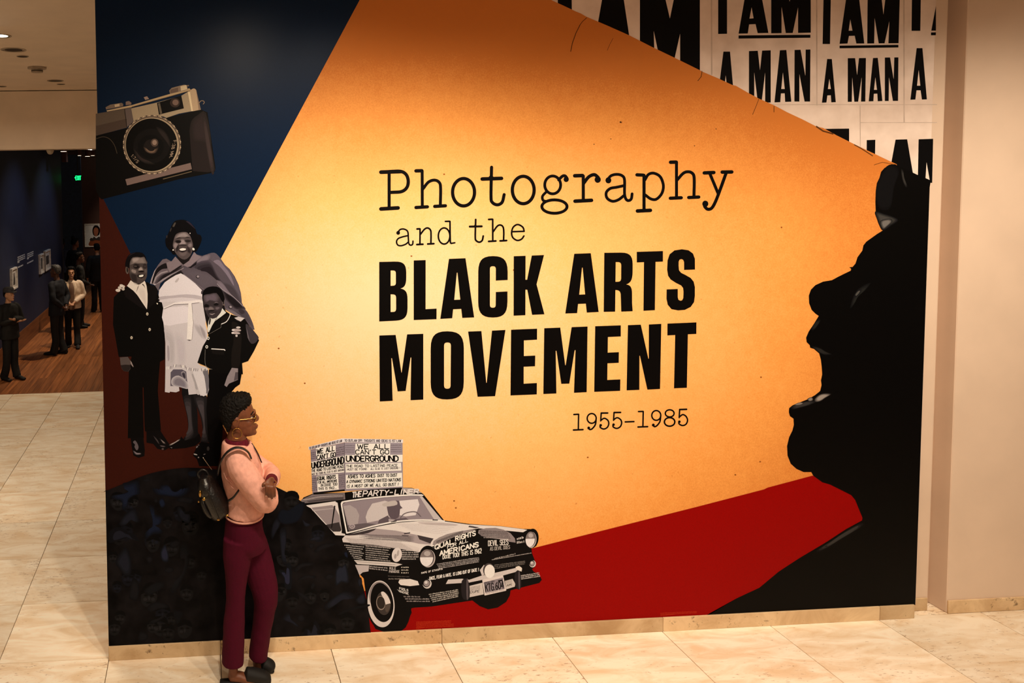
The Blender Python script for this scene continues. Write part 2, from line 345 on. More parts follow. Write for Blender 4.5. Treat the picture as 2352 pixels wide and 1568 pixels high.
# ================================================================== THE MURAL (a printed sheet on the wall; traced artwork, each printed piece a thin layer)
class Fr:                     # a zoomed view of the photograph: x0, y0, scale
    def __init__(s, x, y, k): s.x, s.y, s.k = x, y, k
    def __call__(s, pts):
        return [(s.x + p[0] / s.k, s.y + p[1] / s.k) + tuple(v / s.k for v in p[2:]) for p in pts]
I1 = Fr(0, 0, 1.0)
def rnd(pts, seg=7):          # (x, y, r): rounded corner
    out = []; n = len(pts)
    for i, p in enumerate(pts):
        if len(p) < 3: out.append((p[0], p[1])); continue
        a, b = Vector(pts[i - 1][:2]), Vector(pts[(i + 1) % n][:2]); q = Vector(p[:2])
        da, db = a - q, b - q; r1, r2 = min(p[2], da.length * .5 if len(pts[i - 1]) > 2 else da.length), min(p[2], db.length * .5 if len(pts[(i + 1) % n]) > 2 else db.length)
        s, e = q + da.normalized() * r1, q + db.normalized() * r2
        k = .10   # a little squarer than a parabola
        for j in range(seg + 1):
            t = j / seg; m = (1 - t) * (1 - t) * s + 2 * t * (1 - t) * q + t * t * e; m = m.lerp(q, k * 4 * t * (1 - t)); out.append((m.x, m.y))
    return out
def ell(cx, cy, rx, ry, rot=0, n=36, sh=0.0):
    c, s = math.cos(rot), math.sin(rot); o = []
    for k in range(n):
        a = 2 * math.pi * k / n; x, y = rx * math.cos(a), ry * math.sin(a); x += sh * y; o.append((cx + x * c - y * s, cy + x * s + y * c))
    return o
class Art:                    # printed pieces gathered into one flat mesh with several inks
    def __init__(s): s.V = []; s.F = []; s.K = []; s.M = []; s.n = 0
    def mi(s, c):
        m = c if isinstance(c, bpy.types.Material) else ink(c)
        if m not in s.M: s.M.append(m)
        return s.M.index(m)
    def raw(s, tri, pts, c, lay):
        s.n += 1; y = -.0012 - lay * .0003 - (s.n % 11) * .000006; b = len(s.V); k = s.mi(c)   # overlapping ink never lies exactly coplanar
        s.V += [at(p[0], p[1], y) for p in pts]
        for t in tri: s.F.append(tuple(b + i for i in t)); s.K.append(k)
    def poly(s, pts, c, lay, holes=(), smooth=0):
        if smooth: pts = cr([p[:2] for p in pts], smooth, True)
        loops = [[Vector((p[0], p[1], 0)) for p in pts]] + [[Vector((p[0], p[1], 0)) for p in h] for h in holes]
        allp = [p for l in loops for p in l]; tri = tessellate_polygon(loops)
        out = []
        for t in tri:
            a, b, d = (allp[i] for i in t)
            out.append(t if (b - a).cross(d - a).z < 0 else (t[0], t[2], t[1]))
        s.raw(out, [(p.x, p.y) for p in allp], c, lay); return s
    def soft(s, pts, c, lay, base):      # a tone that fades into its ground in steps
        cx, cy = sum(p[0] for p in pts) / len(pts), sum(p[1] for p in pts) / len(pts)
        for i, (k, t) in enumerate(((1.1, .22), (.98, .48), (.84, .76), (.66, 1.0))):
            s.poly([(cx + (p[0] - cx) * k, cy + (p[1] - cy) * k) for p in pts], tuple(int(round((u + (v - u) * t) / 2) * 2) for u, v in zip(base, c)), lay + i * .06, smooth=3)
        return s
    def stroke(s, pts, w, c, lay, smooth=0, closed=False, caps=True):
        if smooth: pts = cr([p[:2] for p in pts], smooth, closed)
        n = len(pts)
        for i in range(n if closed else n - 1):
            a, b = Vector(pts[i][:2]), Vector(pts[(i + 1) % n][:2]); d = b - a
            if d.length < 1e-6: continue
            d.normalize(); q = Vector((-d.y, d.x)) * (w / 2)
            if not caps: a = a - d * w * .35; b = b + d * w * .35
            P = [a + q, b + q, b - q, a - q]; z = (P[1].x - P[0].x) * (P[2].y - P[0].y) - (P[1].y - P[0].y) * (P[2].x - P[0].x)
            s.raw([(0, 1, 2, 3) if z < 0 else (3, 2, 1, 0)], [tuple(p) for p in P], c, lay)
        if caps:
            for p in pts: s.raw([tuple(reversed(range(10)))], ell(p[0], p[1], w / 2, w / 2, 0, 10), c, lay + .28)
        return s
    def build(s, name, parent, label=None, kind=None):
        b = Vector((0, 0, 0)); o = link(name, s.V, s.F, None, parent, s.M, s.K)
        wp(o)
        if label: o['label'] = label
        if kind: o['kind'] = kind
        return o
# -- a plain stroke alphabet for the hand-painted signs (4 wide, 6 high)
GL = {'A': '0,0 2,6 4,0;.8,2 3.2,2', 'B': '0,0 0,6 2.6,6 3.5,5.3 3.5,3.9 2.6,3.2 0,3.2;2.6,3.2 3.9,2.4 3.9,.8 2.8,0 0,0', 'C': '4,5 3,6 1.2,6 0,4.6 0,1.4 1.2,0 3,0 4,1',
      'D': '0,0 0,6 2.2,6 4,4.4 4,1.6 2.2,0 0,0', 'E': '3.8,6 0,6 0,0 3.8,0;0,3.1 3,3.1', 'F': '3.8,6 0,6 0,0;0,3.1 3,3.1', 'G': '4,5 3,6 1.2,6 0,4.6 0,1.4 1.2,0 3,0 4,1 4,2.8 2.3,2.8',
      'H': '0,0 0,6;4,0 4,6;0,3 4,3', 'I': '1,0 1,6', 'J': '3,6 3,1.4 2,0 .8,0 0,1.2', 'K': '0,0 0,6;4,6 0,2.6;1.4,3.8 4,0', 'L': '0,6 0,0 3.6,0', 'M': '0,0 0,6 2.2,1.6 4.4,6 4.4,0', 'N': '0,0 0,6 4,0 4,6',
      'O': '1.2,0 0,1.4 0,4.6 1.2,6 2.8,6 4,4.6 4,1.4 2.8,0 1.2,0', 'P': '0,0 0,6 2.8,6 3.9,5.1 3.9,3.7 2.8,2.8 0,2.8', 'Q': '1.2,0 0,1.4 0,4.6 1.2,6 2.8,6 4,4.6 4,1.4 2.8,0 1.2,0;2.4,1.6 4.2,-.4',
      'R': '0,0 0,6 2.8,6 3.9,5.1 3.9,3.9 2.8,3 0,3;2,3 4,0', 'S': '3.8,5.1 2.8,6 1.1,6 .1,5 .3,3.8 3.6,2.4 3.9,1 2.8,0 1.1,0 0,1', 'T': '0,6 4,6;2,6 2,0', 'U': '0,6 0,1.4 1.2,0 2.8,0 4,1.4 4,6', 'V': '0,6 2,0 4,6',
      'W': '0,6 1.3,0 2.6,5 3.9,0 5.2,6', 'X': '0,0 4,6;0,6 4,0', 'Y': '0,6 2,3 4,6;2,3 2,0', 'Z': '0,6 4,6 0,0 4,0', '0': '1.2,0 0,1.4 0,4.6 1.2,6 2.6,6 3.8,4.6 3.8,1.4 2.6,0 1.2,0', '1': '.4,5 1.2,6 1.2,0',
      '2': '.1,4.8 1,6 2.8,6 3.8,4.8 3.4,3.2 0,0 3.9,0', '3': '.1,5.2 1.2,6 2.8,6 3.6,4.6 2.4,3.2 1.4,3.2;2.4,3.2 3.8,1.8 2.8,0 1.1,0 0,.9', '4': '2.8,0 2.8,6 0,1.8 3.9,1.8', '5': '3.6,6 .4,6 .2,3.3 2.4,3.6 3.8,2.2 2.8,0 1,0 0,.8',
      '6': '3.4,6 1.4,4.8 0,2 1.2,0 2.8,0 3.8,1.6 2.8,3.2 1,3 .2,2.2', '7': '0,6 3.8,6 1.4,0', '8': '2,3.2 .4,4.4 1.2,6 2.8,6 3.6,4.4 2,3.2 0,1.6 1.2,0 2.8,0 4,1.6 2,3.2', '9': '3.6,4 2.6,2.8 1.2,2.8 .1,4.4 1.2,6 2.6,6 3.7,4.4 3.4,1.6 1,0',
      '!': '1,6 1,2;1,.3 1,0', '.': '.6,.3 .6,0', ',': '.8,.6 .4,-.9', "'": '.6,6 .4,4.6', '-': '.3,3 2.6,3', '&': '4,0 .8,4.6 1.6,6 2.6,5 .2,1.6 1.2,0 2.6,0 4,2.2', '=': '.3,2 3,2;.3,4 3,4', ':': '.6,4 .6,3.7;.6,.3 .6,0', '/': '0,0 3,6'}
def adv(ch): return {' ': 2.6, 'I': 2.0, '!': 2.0, '.': 1.3, ',': 1.4, "'": 1.3, 'W': 5.2, 'M': 4.4, '1': 1.8, ':': 1.4}.get(ch, 4.0) + 1.25
def text(art, s, p0, p1, h0, c, lay, h1=None, wt=.16, slant=0.0, up=None):
    h1 = h1 or h0; tot = sum(adv(ch) for ch in s) - 1.25; p0, p1 = Vector(p0), Vector(p1); x = 0.0
    upv = Vector(up) if up else Vector((0, -1))
    for ch in s:
        for pl in (GL.get(ch, '').split(';') if ch in GL else []):
            pts = []
            for q in pl.split():
                u, v = map(float, q.split(',')); t = (x + u) / tot; h = h0 + (h1 - h0) * t
                b = p0.lerp(p1, t) + upv * (v / 6 * h) + Vector((slant * v / 6 * h, 0)); pts.append((b.x, b.y))
            art.stroke(pts, wt * (h0 + h1) / 2, c, lay, caps=False)
        x += adv(ch)
def micro(art, p0, p1, h, c, lay, seed=0, gap=.45):     # writing too small to read: broken word-length marks
    r = random.Random(seed); p0, p1 = Vector(p0), Vector(p1); L = (p1 - p0).length; x = 0; d = (p1 - p0) / L; u = Vector((0, -1))
    while x < L:
        w = r.uniform(.8, 2.6) * h; e = min(x + w, L); q = x
        while q < e:
            b = p0 + d * q; hh = h * r.uniform(.6, 1); st = h * r.uniform(.25, .45)
            art.raw([(0, 2, 1), (0, 3, 2)], [tuple(b), tuple(b + d * st), tuple(b + d * st + u * hh), tuple(b + u * hh)], c, lay); q += st + h * r.uniform(.1, .3)
        x = e + gap * h
BLK = (7, 5, 5)
def LE(y): return 218.0 + .0215 * y          # mural's left and right edges in the photo
def RE(y): return 2150.0 - .0339 * y
mural = empty('mural', (2.1, -.0005, 0)); tag(mural, 'wall-filling printed mural announcing the Black Arts Movement photography exhibition', 'mural')
TOP = -70.0; BOT = lambda x: 1486.5 - (x - 250) * .0525
# base sheet = the poster ground
POSTER = mat('poster_paper', (236, 218, 208), .5, .10, 5, spec=.1, rgb2=(212, 192, 180)); POSTER2 = mat('poster_paper_worn', (208, 188, 176), .5, .12, 9, spec=.2)
g = Art(); g.poly([(LE(TOP), TOP), (RE(TOP), TOP), (RE(1389), 1389), (LE(1486), 1486)], POSTER, 0); sheet = g.build('printed_sheet', mural)
G = Fr(1270, 0, 2.6427)
ps = Art()
for x0, y0, x1, y1 in ((958, -190, 966, 455), (1597, -190, 1604, 640), (2126, -190, 2134, 745), (1862, 640, 1867, 900), (960, 632, 2330, 637), (1864, 742, 2330, 746)): ps.poly(G([(x0, y0), (x1, y0), (x1 + 2, y1), (x0 + 2, y1)]), POSTER2, 1)
ps.build('poster_seams', sheet, kind='stuff')
def letter(par, pts, holes=(), c=BLK, lay=2, fr=G, name='letter', over=None, oc=POSTER):
    a = Art(); a.poly(rnd(fr(pts)), c, lay, [rnd(fr(h)) for h in holes])
    for o in (over or []): a.poly(fr(o), oc, lay + .6)
    return a.build(name, par)
U = -190
PL = [([(27, U), (112, U), (115, 80), (30, 40)], []), ([(331, U), (402, U), (480, 330), (240, 330)], []),
      ([(528, U), (892, U), (892, 440), (528, 440)], [[(640, U), (710, 112), (772, U)], [(612, 188), (616, 330), (642, 330)], [(772, 205), (735, 370), (772, 370)]]),
      ([(1003, U), (1057, U), (1057, 205), (1003, 206)], []), ([(1195, U), (1235, U), (1308, 200), (1243, 201), (1230, 146), (1191, 148), (1183, 203), (1127, 204)], [[(1206, 45), (1193, 113), (1218, 111)]]),
      ([(1325, U), (1565, U), (1565, 198), (1325, 202)], [[(1388, 42), (1388, 204), (1414, 204)], [(1488, 45), (1455, 203), (1488, 203)], [(1400, U), (1437, 10), (1475, U)]]),
      ([(1127, 215), (1563, 211), (1563, 229), (1127, 234)], []),
      ([(1035, 313), (1075, 313), (1094, 530), (1062, 530), (1058, 518), (1040, 520), (1036, 530), (1008, 530)], [[(1049, 458), (1044, 502), (1054, 502)]]),
      ([(1190, 310), (1322, 305), (1322, 622), (1190, 622)], [[(1243, 305), (1257, 425), (1270, 303)], [(1222, 440), (1222, 626), (1244, 626)], [(1288, 440), (1266, 626), (1288, 626)]]),
      ([(1378, 305), (1417, 303), (1447, 617), (1410, 618), (1407, 566), (1384, 567), (1380, 620), (1345, 621)], [[(1396, 440), (1386, 540), (1407, 540)]]),
      ([(1467, 303), (1563, 300), (1561, 616), (1466, 616)], [[(1503, 300), (1532, 460), (1534, 299)], [(1496, 450), (1496, 620), (1528, 620)]]),
      ([(1646, U), (1690, U), (1682, 267), (1637, 267)], []), ([(1806, U), (1838, U), (1890, 264), (1842, 264), (1832, 217), (1797, 218), (1788, 264), (1740, 266)], [[(1805, 118), (1795, 186), (1818, 186)]]),
      ([(1912, U), (2110, U), (2098, 262), (1908, 264)], [[(1975, U), (2006, 88), (2040, U)], [(1953, 110), (1950, 268), (1978, 268)], [(2042, 130), (2012, 268), (2036, 268)]]),
      ([(1740, 277), (2097, 272), (2097, 288), (1740, 293)], []),
      ([(1665, 358), (1693, 358), (1717, 620), (1690, 621), (1687, 578), (1666, 579), (1660, 622), (1633, 623)], [[(1678, 478), (1669, 540), (1687, 540)]]),
      ([(1790, 353), (1900, 352), (1896, 616), (1790, 618)], [[(1834, 350), (1846, 455), (1858, 350)], [(1817, 470), (1814, 622), (1830, 622)], [(1874, 470), (1852, 622), (1870, 622)]]),
      ([(1943, 352), (1972, 351), (2000, 613), (1972, 614), (1969, 568), (1948, 569), (1945, 614), (1917, 615)], [[(1957, 470), (1949, 545), (1967, 545)]]),
      ([(2015, 349), (2097, 348), (2095, 612), (2015, 613)], [[(2046, 346), (2068, 480), (2072, 346)], [(2040, 470), (2038, 616), (2064, 616)]]),
      ([(2182, U), (2236, U), (2230, 187), (2177, 187)], []), ([(2325, 35), (2325, 186), (2297, 186)], []), ([(2295, 197), (2325, 196), (2324, 214), (2295, 214)], []),
      ([(2208, 292), (2243, 292), (2270, 603), (2240, 604), (2232, 548), (2207, 548), (2200, 604), (2170, 605)], [[(2220, 425), (2210, 520), (2230, 520)]]),
      ([(1650, 782), (1798, 780), (1798, 870), (1650, 840)], []), ([(1905, 850), (1957, 848), (1955, 965), (1905, 945)], []), ([(2080, 847), (2150, 845), (2190, 1080), (2045, 1040)], []),
      ([(2220, 845), (2308, 842), (2302, 1110), (2215, 1100)], [[(2268, 985), (2262, 1080), (2288, 1100)]])]
for pts, ov in PL: letter(sheet, pts, over=ov)
# -- aged paper field
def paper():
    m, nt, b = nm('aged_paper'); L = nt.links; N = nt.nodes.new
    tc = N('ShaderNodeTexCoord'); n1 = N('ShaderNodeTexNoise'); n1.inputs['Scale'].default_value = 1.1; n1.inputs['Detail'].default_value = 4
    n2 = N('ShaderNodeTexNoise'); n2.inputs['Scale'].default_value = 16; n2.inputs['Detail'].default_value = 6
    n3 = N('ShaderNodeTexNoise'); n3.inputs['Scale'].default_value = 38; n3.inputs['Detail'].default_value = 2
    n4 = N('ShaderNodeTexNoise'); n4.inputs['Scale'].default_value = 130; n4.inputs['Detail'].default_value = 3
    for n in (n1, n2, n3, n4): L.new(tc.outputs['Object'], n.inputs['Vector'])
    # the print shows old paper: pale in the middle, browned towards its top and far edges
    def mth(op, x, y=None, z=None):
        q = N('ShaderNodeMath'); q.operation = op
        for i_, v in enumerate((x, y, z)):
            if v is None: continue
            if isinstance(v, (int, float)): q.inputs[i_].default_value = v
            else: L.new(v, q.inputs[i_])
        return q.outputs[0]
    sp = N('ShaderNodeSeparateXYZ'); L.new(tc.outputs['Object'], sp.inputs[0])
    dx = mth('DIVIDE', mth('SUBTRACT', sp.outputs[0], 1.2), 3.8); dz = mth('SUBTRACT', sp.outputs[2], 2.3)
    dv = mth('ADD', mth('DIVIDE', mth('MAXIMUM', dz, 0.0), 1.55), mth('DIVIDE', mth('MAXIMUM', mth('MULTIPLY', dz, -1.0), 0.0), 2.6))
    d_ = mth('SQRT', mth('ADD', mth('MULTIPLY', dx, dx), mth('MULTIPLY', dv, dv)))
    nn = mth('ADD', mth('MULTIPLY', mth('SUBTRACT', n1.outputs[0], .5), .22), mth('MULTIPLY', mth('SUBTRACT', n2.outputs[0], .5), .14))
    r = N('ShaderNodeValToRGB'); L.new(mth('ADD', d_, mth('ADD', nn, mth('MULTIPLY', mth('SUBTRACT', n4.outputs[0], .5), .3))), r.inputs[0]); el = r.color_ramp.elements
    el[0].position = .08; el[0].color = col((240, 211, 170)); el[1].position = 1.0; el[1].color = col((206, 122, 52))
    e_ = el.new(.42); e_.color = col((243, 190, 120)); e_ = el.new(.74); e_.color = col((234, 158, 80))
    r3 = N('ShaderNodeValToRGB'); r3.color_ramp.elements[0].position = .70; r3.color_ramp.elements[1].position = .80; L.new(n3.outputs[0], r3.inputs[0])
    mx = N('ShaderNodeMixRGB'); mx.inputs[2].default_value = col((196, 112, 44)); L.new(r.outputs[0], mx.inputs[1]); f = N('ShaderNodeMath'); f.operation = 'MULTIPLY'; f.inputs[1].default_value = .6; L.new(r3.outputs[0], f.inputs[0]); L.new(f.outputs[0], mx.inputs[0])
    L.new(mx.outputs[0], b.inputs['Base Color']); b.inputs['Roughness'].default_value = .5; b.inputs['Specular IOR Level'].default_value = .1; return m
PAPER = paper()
edge = [(1133, TOP)] + G([(0, 5), (60, 32), (140, 70), (170, 82), (200, 100), (330, 155), (465, 215), (600, 284), (742, 352), (890, 425), (905, 434), (1000, 474), (1090, 516), (1110, 520), (1190, 566), (1250, 598), (1345, 640), (1420, 680), (1510, 722), (1600, 768), (1640, 776), (1720, 820), (1830, 875), (1920, 918), (1950, 932), (2050, 980), (2085, 996)])
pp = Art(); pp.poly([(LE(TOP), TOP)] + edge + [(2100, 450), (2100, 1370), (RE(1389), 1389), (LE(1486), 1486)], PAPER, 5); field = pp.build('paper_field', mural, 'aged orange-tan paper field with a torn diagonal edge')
cra = Art()
CRK = (96, 52, 18)
for q, w in (([(165, 150), (140, 200), (118, 262), (108, 312)], 5), ([(205, 108), (180, 130), (165, 150)], 4), ([(365, 232), (345, 270), (330, 305)], 2.5), ([(905, 432), (900, 465), (880, 490)], 4), ([(1250, 600), (1235, 640), (1212, 695)], 3), ([(1342, 645), (1342, 680)], 4), ([(1600, 768), (1640, 795), (1700, 812)], 9), ([(1830, 878), (1870, 900), (1940, 945)], 6), ([(2080, 998), (2000, 985), (1950, 1000)], 3)):
    cra.stroke(G(q), w / 2.64, CRK, 6, caps=False)
for x, y, r in ((410, 741, 5), (352, 843, 3), (250, 875, 3), (860, 885, 3), (990, 782, 3)): cra.poly(G(ell(x, y, r, r, 0, 10)), (50, 26, 10), 6)
for x, y in ((1043, 1150), (1047, 1166), (1748, 866), (1746, 1060), (1689, 1090), (1427, 281), (945, 588), (1180, 620), (1795, 522), (700, 880), (640, 800), (1020, 400), (1300, 860), (1350, 1050)): cra.poly(ell(x, y, 2.2, 1.8, 0, 8), (150, 78, 26), 6)
cra.build('paper_cracks', field, kind='stuff')
# -- colour panels
NAVYI = mat('navy_ink', (13, 33, 62), .30, .1, 200, spec=.055, bump=.03, bscale=420); BROWNI = mat('maroon_ink', (60, 23, 16), .45, .14, 200, spec=.06)
a = Art(); a.poly([(LE(TOP), TOP), (863.6, TOP), (507.7, 593.3), (406, 782), (297, 577), (LE(439), 437)], NAVYI, 6); a.build('navy_panel', mural, 'navy blue triangular print panel')
a = Art(); a.poly([(LE(437), 437), (297, 577), (406, 782), (520, 993), (600, 1140), (420, 1200), (LE(1300), 1300)], BROWNI, 6); a.build('maroon_panel', mural, 'dark maroon print panel')
REDI = mat('red_ink', (146, 4, 3), .45, .08, 200, spec=.05)
S2 = Fr(1600, 850, 2.7036); S1 = Fr(1780, 360, 2.9026)
redlow = S2([(1030, 915), (1028, 932), (930, 985), (800, 1070), (640, 1165), (510, 1250), (390, 1350), (250, 1415), (50, 1535)])
a = Art(); a.poly([(820, 1361), (1238, 1255), (1420, 1209), (1600, 1163.7), (1755, 1123.5), (1763, 1119.5), (1866, 1092), (1960, 1120), (2010, 1180)] + redlow + [(1618, BOT(1618)), (840, BOT(840))], REDI, 6)
a.build('red_panel', mural, 'deep red print band running to the right')
cr_ = Art()
for k in range(7): micro(cr_, (956, 1429 + k * 2.6 - .1), (1036 + (k > 2) * 6 - (k == 6) * 66, 1425.5 + k * 2.6), 1.7, (196, 52, 22), 7, k)
for k in range(3): micro(cr_, (1517, 1408.5 + k * 2.8), (1600 - (k == 2) * 50, 1404.5 + k * 2.8), 1.7, (196, 52, 22), 7, k + 9)
cr_.build('credit_lines', mural, 'tiny orange credit lines on red', 'stuff')
# -- black shouting profile
SIL = mat('black_ink', (5, 4, 4), .45, .3, 200, spec=.07)
prof = S1([(1040, 158), (1000, 140), (945, 118), (905, 98), (865, 80), (800, 50), (760, 58), (730, 75), (708, 100), (697, 140), (680, 175), (672, 230), (670, 300), (672, 370), (690, 430), (720, 490), (680, 515), (610, 565), (590, 590), (583, 625), (550, 670), (538, 710), (518, 734), (496, 736), (508, 746), (506, 758), (420, 800), (380, 822), (320, 832), (270, 855), (240, 885), (226, 925), (228, 975), (245, 1020), (270, 1045), (292, 1060), (265, 1105), (225, 1165), (208, 1205), (212, 1235), (232, 1255), (235, 1272), (260, 1280), (295, 1310), (306, 1350), (312, 1400), (315, 1450), (307, 1490), (311, 1520)]) + \
    S2([(768, 128), (735, 155), (690, 180), (640, 200), (595, 218), (575, 235), (573, 260), (580, 285), (602, 300), (604, 340), (595, 375), (575, 415), (562, 470), (565, 530), (585, 580), (620, 612), (665, 632), (712, 632), (725, 655), (780, 695), (830, 710), (960, 775), (985, 805), (1005, 855)]) + redlow + [(1618, BOT(1618)), (RE(1389) - .5, 1389), (RE(430), 430)]
a = Art(); a.poly(prof, SIL, 8); sil = a.build('printed_profile', mural, 'huge black profile with open mouth printed on right')
a = Art()
a.soft(S1([(674, 370), (730, 385), (790, 405), (812, 425), (770, 455), (722, 485), (700, 455), (685, 415)]), (64, 58, 52), 9, (6, 5, 5))
a.soft(S1([(705, 430), (760, 415), (780, 430), (745, 465), (718, 480)]), (110, 100, 90), 9.5, (6, 5, 5))
a.soft(S1([(710, 130), (745, 75), (790, 65), (820, 110), (790, 200), (770, 320), (720, 340), (685, 300), (682, 200)]), (24, 21, 18), 9, (6, 5, 5))
a.soft(S1([(842, 90), (855, 95), (862, 140), (880, 190), (868, 195), (850, 150)]), (52, 46, 40), 9, (6, 5, 5))
a.soft(S1([(505, 1000), (525, 930), (560, 880), (630, 845), (600, 890), (555, 930), (525, 985)]), (30, 27, 24), 9, (6, 5, 5))
a.soft(S1([(530, 920), (555, 890), (575, 885), (560, 915), (535, 935)]), (74, 68, 60), 9.5, (6, 5, 5))
a.soft(S1([(250, 1265), (300, 1275), (340, 1300), (375, 1315), (330, 1318), (290, 1300)]), (36, 31, 28), 9, (6, 5, 5))
a.soft(S1([(245, 1145), (275, 1095), (300, 1090), (290, 1115), (262, 1150)]), (30, 27, 24), 9, (6, 5, 5))
a.soft(S2([(735, 180), (760, 155), (795, 145), (830, 150), (800, 170), (770, 190), (742, 195)]), (150, 132, 116), 9.5, (6, 5, 5))
a.soft(S2([(595, 222), (640, 205), (690, 192), (735, 195), (700, 215), (640, 232), (600, 240)]), (52, 46, 42), 9, (6, 5, 5))
a.soft(S2([(608, 215), (640, 200), (662, 205), (640, 215)]), (160, 140, 122), 9.5, (6, 5, 5))
a.soft(S2([(690, 178), (715, 168), (722, 185), (700, 192)]), (130, 114, 100), 9.5, (6, 5, 5))
a.soft(S2([(760, 1110), (830, 1065), (920, 1005), (1000, 960), (1022, 962), (1000, 985), (900, 1045), (820, 1095), (770, 1118)]), (56, 50, 44), 9, (6, 5, 5))
a.soft(S2([(810, 1085), (900, 1020), (990, 970), (1000, 975), (900, 1035), (830, 1085)]), (112, 100, 88), 9.5, (6, 5, 5))
a.build('profile_highlights', sil, kind='stuff')
